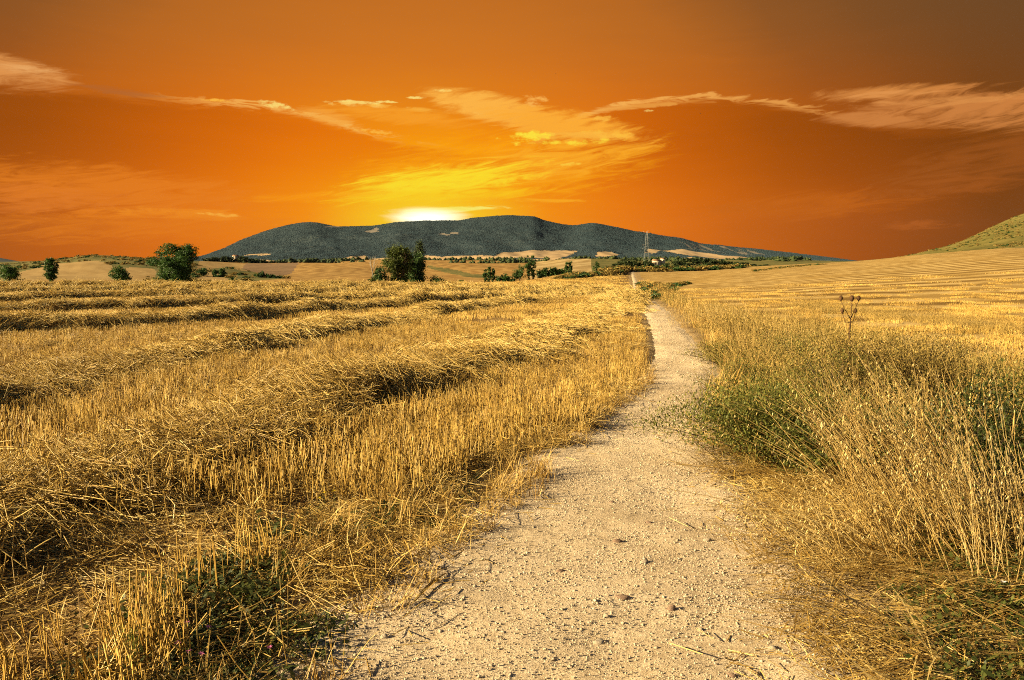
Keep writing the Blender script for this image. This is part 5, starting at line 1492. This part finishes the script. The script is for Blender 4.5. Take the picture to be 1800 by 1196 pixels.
for px_, tp_, w_, kd_, mt_, lb_ in (
        (853, 473, 6, 'column', None, 'left slim poplar of the three standing together'), (860, 465, 8, 'column', None, 'middle and tallest poplar of the three together'), (867, 471, 6, 'column', None, 'right slim poplar of the three together'),
        (876, 486, 16, 'bush', 'poplar', 'dark bush right of the three poplars'), (887, 479, 17, 'round', 'leaf', 'light round tree right of the three poplars'), (899, 489, 16, 'bush', 'leaf', 'low bush before the dark round tree'),
        (913, 468, 27, 'round', 'poplar', 'dark round tree beside the tall double poplar'), (930, 449, 9, 'column', None, 'left stem of the tall double poplar'), (937, 446, 9, 'column', None, 'right and taller stem of the double poplar'),
        (949, 474, 13, 'round', 'poplar', 'narrow round tree right of the double poplar'), (960, 470, 16, 'round', 'leaf', 'pale round tree in the middle of the hedge row'), (974, 468, 18, 'round', 'leaf', 'widest pale round tree of the hedge row'),
        (988, 471, 16, 'round', 'leaf', 'round tree just left of the short poplar pair'), (996, 462, 7, 'column', None, 'left poplar of the short pair'), (1002, 459, 8, 'column', None, 'right poplar of the short pair'),
        (1048, 461, 15, 'column', 'poplar', 'dark stout tree alone above the grassy bank')):
    tree(px_, 262 if px_ < 990 else 268, tp_, w_, kd_, lb_, RW, mt_, {'column': 1100, 'round': 1300, 'bush': 700}[kd_])
for px_, Y_, tp_, w_, lb_ in ((1098, 226, 453, 32, 'dark bush on the crest left of the path end'), (1120, 230, 457, 30, 'dark bush closing the path end on the crest'), (1138, 230, 457, 22, 'dark bush under the pylon right of the path end'),
                              (1083, 226, 462, 16, 'small bush at the left end of the crest bushes')):
    tree(px_, Y_, tp_, w_, 'bush', lb_, 'bushes on the crest', 'pine', 2600, name='bush', cat='bush')
PN = [(1172, 463, 20), (1190, 459, 22), (1206, 455, 22), (1219, 453, 20), (1232, 453, 20), (1245, 455, 20), (1257, 456, 20), (1270, 458, 20), (1283, 460, 20), (1296, 461, 20), (1309, 462, 18), (1322, 465, 16), (1335, 467, 15), (1347, 467, 14)]
NUM = ['first', 'second', 'third', 'fourth', 'fifth', 'sixth', 'seventh', 'eighth', 'ninth', 'tenth', 'eleventh', 'twelfth', 'thirteenth', 'last']
for k, (px_, tp_, w_) in enumerate(PN):
    tree(px_, 300 + 14 * (k % 3), tp_, w_, 'pine', '%s dark pine of the row counted from the pylon' % NUM[k], 'pines along the ridge', 'pine', 1900, name='pine_tree')
for k, (px_, tp_, w_) in enumerate([(1152, 468, 16), (1180, 471, 34), (1215, 471, 36), (1255, 474, 34), (1285, 476, 30)]):
    tree(px_, 262, tp_, w_, 'bush', '%s olive bush of the bank below the pines' % NUM[k], 'bushes on the bank', 'scrub' if k % 2 == 0 else 'leaf', 1500, name='bush', cat='bush')
for k, (px_, tp_, w_) in enumerate([(366, 455, 12), (377, 454, 13), (388, 453, 13), (398, 452, 14), (407, 454, 12), (426, 452, 15), (434, 454, 14), (442, 457, 12), (452, 459, 12), (463, 459, 10), (478, 461, 14), (494, 461, 12)]):
    tree(px_, 960 + 12 * (k % 3), tp_ - 1.5, w_ * 1.7, 'round', '%s tree of the dark wood counted from the big tree side' % NUM[k], 'trees of the dark wood', 'pine', 1500, sink=.5)
# a dead branching snag
r = np.random.default_rng(77); Y_ = 211.0; x_ = (655 - CX) / FPX * Y_; z_ = float(H(x_, Y_)); ht_ = P(655, 449, Y_)[2] - z_
root = empty('dead_tree', (x_, Y_, z_), 'bare pale dead branches beside the small dark tree', 'tree')
b = MB(); b.tube([(0, 0, 0), (.1, 0, ht_ * .45), (-.35, 0, ht_ * .75), (-.45, 0, ht_ * .96)], [.16, .11, .07, .03], 5); obj('trunk', b.mesh('trunk', M['dead_wood']), root)
for a_ in ((.1, .45, .7, .95), (-.3, .7, .35, .98), (.1, .5, 1.5, .8), (-.2, .6, -.8, .8), (.4, .6, 1.1, 1.0)):
    b = MB(); b.tube([(a_[0], 0, ht_ * a_[1]), ((a_[0] + a_[2]) * .5, .1, ht_ * (a_[1] + a_[3]) * .5), (a_[2], .1, ht_ * a_[3])], [.06, .045, .02], 4); obj('branch', b.mesh('branch', M['dead_wood']), root)

# scrub on banks and hills
def scrub_ball(seed, mat):
    r = np.random.default_rng(seed)
    lobes = [(r.normal(0, .3), r.normal(0, .3), .35, .5, .5, .35) for k in range(4)]
    return crown_mesh('scrub_ball', lobes, 420, .10, M[mat], r, .3)


K_SCRUB = [scrub_ball(2500 + k, 'scrub') for k in range(4)] + [scrub_ball(2520 + k, 'poplar') for k in range(2)]
fpts = []; fsc = []
m0 = (rf == 'scrub_land') & (cy.ravel() < 900) & (cpx.ravel() < 520) & (cpx.ravel() > -80); idn = np.flatnonzero(m0)
ids = rng.choice(idn, 1500); a_ = np.stack([cx.ravel()[ids], cy.ravel()[ids]], -1) + rng.normal(0, 2, (1500, 2))
a_ = a_[fbm(a_[:, 0] / 28, a_[:, 1] / 28, 3) > .50]
fpts.append(a_); fsc.append(rng.uniform(.8, 2.6, len(a_)))
m1 = (rf == 'green_hill') & (cpx.ravel() < 1950) & (cy.ravel() < 620); idn = np.flatnonzero(m1); ids = rng.choice(idn, 2600)
a_ = np.stack([cx.ravel()[ids], cy.ravel()[ids]], -1) + rng.normal(0, 2, (2600, 2)); a_ = a_[fbm(a_[:, 0] / 22, a_[:, 1] / 22, 3) > .47]
fpts.append(a_); fsc.append(rng.uniform(.35, 1.0, len(a_)))
def band(px0, px1, Y0, Y1, n, s0, s1):
    p = rng.uniform(px0, px1, n); Y = Y0 + (Y1 - Y0) * (p - px0) / (px1 - px0) + rng.normal(0, 5, n)
    fpts.append(np.stack([(p - CX) / FPX * Y, Y], -1)); fsc.append(rng.uniform(s0, s1, n))
band(1000, 1075, 128, 185, 130, .7, 1.5); band(1065, 1108, 185, 214, 120, 1.2, 2.4); band(1122, 1300, 212, 238, 330, 1.0, 2.2); band(975, 1010, 118, 130, 30, .5, 1.0)
band(1126, 1172, 62, 50, 70, .35, .8); band(1165, 1215, 78, 88, 40, .3, .6); band(1125, 1150, 92, 70, 40, .4, .8); band(1320, 1450, 150, 185, 120, .25, .6)
fpts_ = np.concatenate(fpts); fsc_ = np.concatenate(fsc)
scatter('scrub', K_SCRUB, xyz(fpts_, -.1), upright(len(fpts_), .1), np.stack([fsc_ * 1.3, fsc_ * 1.3, fsc_ * .9], -1), None, None, 'olive scrub on the banks beside the path end and on the low hills', 'scrub')

# ------------------------------------------------------------------ pylon, houses, birds
M['steel'] = ground_mat('galvanised_steel', [(0, (0.30, 0.31, 0.31)), (1, (0.42, 0.42, 0.40))], 2.0, 0.0)
M['plaster'] = ground_mat('pale_plaster', [(0, (0.52, 0.44, 0.33)), (1, (0.66, 0.57, 0.44))], .6, .1)
M['roof'] = ground_mat('clay_roof', [(0, (0.30, 0.16, 0.09)), (1, (0.42, 0.25, 0.15))], 1.0, .2)
M['window'] = ground_mat('dark_window', [(0, (0.03, 0.03, 0.03)), (1, (0.06, 0.06, 0.06))], 1.0, 0)


def pylon(px, top, Y):
    x = (px - CX) / FPX * Y; z0 = float(H(x, Y)); ht = P(px, top, Y)[2] - z0
    root = empty('power_pylon', (x, Y, z0), 'grey steel lattice power pylon rising behind the dark bushes', 'pylon')
    hw = lambda t: 1.75 * (1 - t) ** 1.15 + .38
    ts = [0, .16, .30, .42, .53, .63, .72, .80, .87, .94, 1.0]
    cor = [(-1, -1), (1, -1), (1, 1), (-1, 1)]
    for (a, c) in cor:
        b = MB(); b.tube([(a * hw(t), c * hw(t), ht * t) for t in ts], .045, 4); obj('leg', b.mesh('leg', M['steel']), root)
    b = MB()
    for t0, t1 in zip(ts[:-1], ts[1:]):
        for k in range(4):
            p, q = cor[k], cor[(k + 1) % 4]
            b.tube([(p[0] * hw(t0), p[1] * hw(t0), ht * t0), (q[0] * hw(t1), q[1] * hw(t1), ht * t1)], .016, 3)
            b.tube([(q[0] * hw(t0), q[1] * hw(t0), ht * t0), (p[0] * hw(t1), p[1] * hw(t1), ht * t1)], .016, 3)
            b.tube([(p[0] * hw(t1), p[1] * hw(t1), ht * t1), (q[0] * hw(t1), q[1] * hw(t1), ht * t1)], .016, 3)
    obj('lattice', b.mesh('lattice', M['steel']), root)
    for z, l, side in ((.98, 2.2, 0), (.80, 3.6, 1), (.62, 2.6, -1), (.52, 2.9, -1)):
        b = MB(); t = z
        for s_ in ([-1, 1] if side == 0 else [side]):
            for c in (-1, 1):
                b.tube([(s_ * hw(t), c * hw(t), ht * t), (s_ * (l + .3), 0, ht * t + .2)], .03, 3)
                b.tube([(s_ * hw(t), c * hw(t), ht * t + 1.2), (s_ * (l + .3), 0, ht * t + .2)], .016, 3)
        arm = obj('cross_arm', b.mesh('cross_arm', M['steel']), root)
        for s_ in ([-1, 1] if side == 0 else [side]):
            i_ = MB(); i_.tube([(s_ * (l + .2), 0, ht * t + .1), (s_ * (l + .2), 0, ht * t - .5), (s_ * (l + .2), 0, ht * t - 1.1)], [.1, .14, .08], 6); obj('insulator', i_.mesh('insulator', M['window']), arm)


pylon(1135, 407, 560)


def house(px, Y, blocks, lb, cat='house'):
    x = (px - CX) / FPX * Y; z0 = float(H(x, Y)) - .4; k = Y / FPX
    root = empty('house', (x, Y, z0), lb, cat)
    for (x0, x1, top, dep, off_, wins) in blocks:
        a0, a1 = (x0 - px) * k, (x1 - px) * k; h_ = P(px, top, Y)[2] - z0
        b = MB(); b.box((a0, off_, 0), (a1, off_ + dep, h_)); obj('wall', b.mesh('wall', M['plaster']), root)
        b = MB(); c = (a0 + a1) / 2; e = .35; rh = min(1.2, (a1 - a0) * .2)
        V = [(a0 - e, off_ - e, h_ + .003), (a1 + e, off_ - e, h_ + .003), (a1 + e, off_ + dep + e, h_ + .003), (a0 - e, off_ + dep + e, h_ + .003), (a0 - e, off_ + dep / 2, h_ + rh), (a1 + e, off_ + dep / 2, h_ + rh)]
        b.add(V, [(0, 4, 3), (1, 2, 5)], [(0, 1, 5, 4), (3, 4, 5, 2), (0, 3, 2, 1)]); obj('roof', b.mesh('roof', M['roof']), root)
        for (u, v) in wins:
            wx, wz = a0 + (a1 - a0) * u, h_ * v
            b = MB(); b.box((wx - .5, off_ - .05, wz - .7), (wx + .5, off_ - .004, wz + .7)); obj('window', b.mesh('window', M['window']), root)


house(1158, 760, [(1147, 1160, 458.5, 7, 0, [(.3, .7), (.7, .7)]), (1162, 1169, 455, 5, 2, [(.5, .8)]), (1144, 1151, 463, 5, -7, [(.5, .6)])], 'pale walled farmhouse with a tower block by the pines')
house(416, 985, [(411, 419, 450, 8, 0, [(.3, .85), (.7, .85)]), (418, 424, 451.5, 6, 3, [(.5, .8)])], 'small whitish house among the trees of the dark wood')


def bird(px, py, Y, span, lb):
    p = P(px, py, Y); b = MB(); s_ = span / 2
    M.setdefault('bird', ground_mat('dark_plumage', [(0, (0.02, 0.015, 0.012)), (1, (0.05, 0.04, 0.03))], 3, 0))
    n = 8; prof_ = [(-.55, .01), (-.35, .06), (-.1, .10), (.15, .10), (.33, .06), (.42, .055), (.55, .01)]
    V = [(math.cos(2 * math.pi * j / n) * r_ * span, y_ * span * .6, math.sin(2 * math.pi * j / n) * r_ * span) for y_, r_ in prof_ for j in range(n)]
    F4 = [(i * n + j, i * n + (j + 1) % n, (i + 1) * n + (j + 1) % n, (i + 1) * n + j) for i in range(6) for j in range(n)]
    b.add(V, None, F4)
    for q in (-1, 1):
        W = [(0, .12, .02), (0, -.10, .02), (q * .5, .16, .16), (q * .5, -.06, .15), (q * 1.0, -.02, .30), (q * .98, -.10, .29)]
        W = np.array(W) * s_; T_ = np.concatenate([W, W + np.array([0, 0, .035 * s_])])
        b.add(T_, None, [(0, 1, 3, 2), (2, 3, 5, 4), (6, 8, 9, 7), (8, 10, 11, 9), (0, 2, 8, 6), (2, 4, 10, 8), (1, 7, 9, 3), (3, 9, 11, 5), (4, 5, 11, 10)])
    b.add([(0, -.25 * span, 0), (.08 * span, -.5 * span, 0), (-.08 * span, -.5 * span, 0), (0, -.3 * span, .02 * span)], [(0, 1, 2), (0, 3, 1), (0, 2, 3), (1, 3, 2)])
    o = obj('bird', b.mesh('bird', M['bird'], True), None, tuple(p)); o.rotation_euler = (0.2, .5, .9)
    setp(o, lb, 'bird')


bird(1231, 200, 140, .42, 'dark bird in flight below the arched cloud')
bird(977, 130, 220, .42, 'smaller bird in flight high above the puffy cloud')

# ------------------------------------------------------------------ air
hz = bpy.data.materials.new('haze_air'); hz.use_nodes = True
T = NT(hz.node_tree); T.n.clear()
ho = T.node('ShaderNodeOutputMaterial'); hv_ = T.node('ShaderNodeVolumePrincipled')
hv_.inputs['Color'].default_value = (0.10, 0.125, 0.15, 1); hv_.inputs['Density'].default_value = HAZE; hv_.inputs['Anisotropy'].default_value = 0.0
T.l.new(hv_.outputs[0], ho.inputs['Volume'])
b = MB(); b.box((-6500, -200, -15.5), (6500, 6900, 400))
setp(obj('haze', b.mesh('haze', hz)), 'thin blue evening haze over the fields and mountain', 'haze', None, 'stuff')
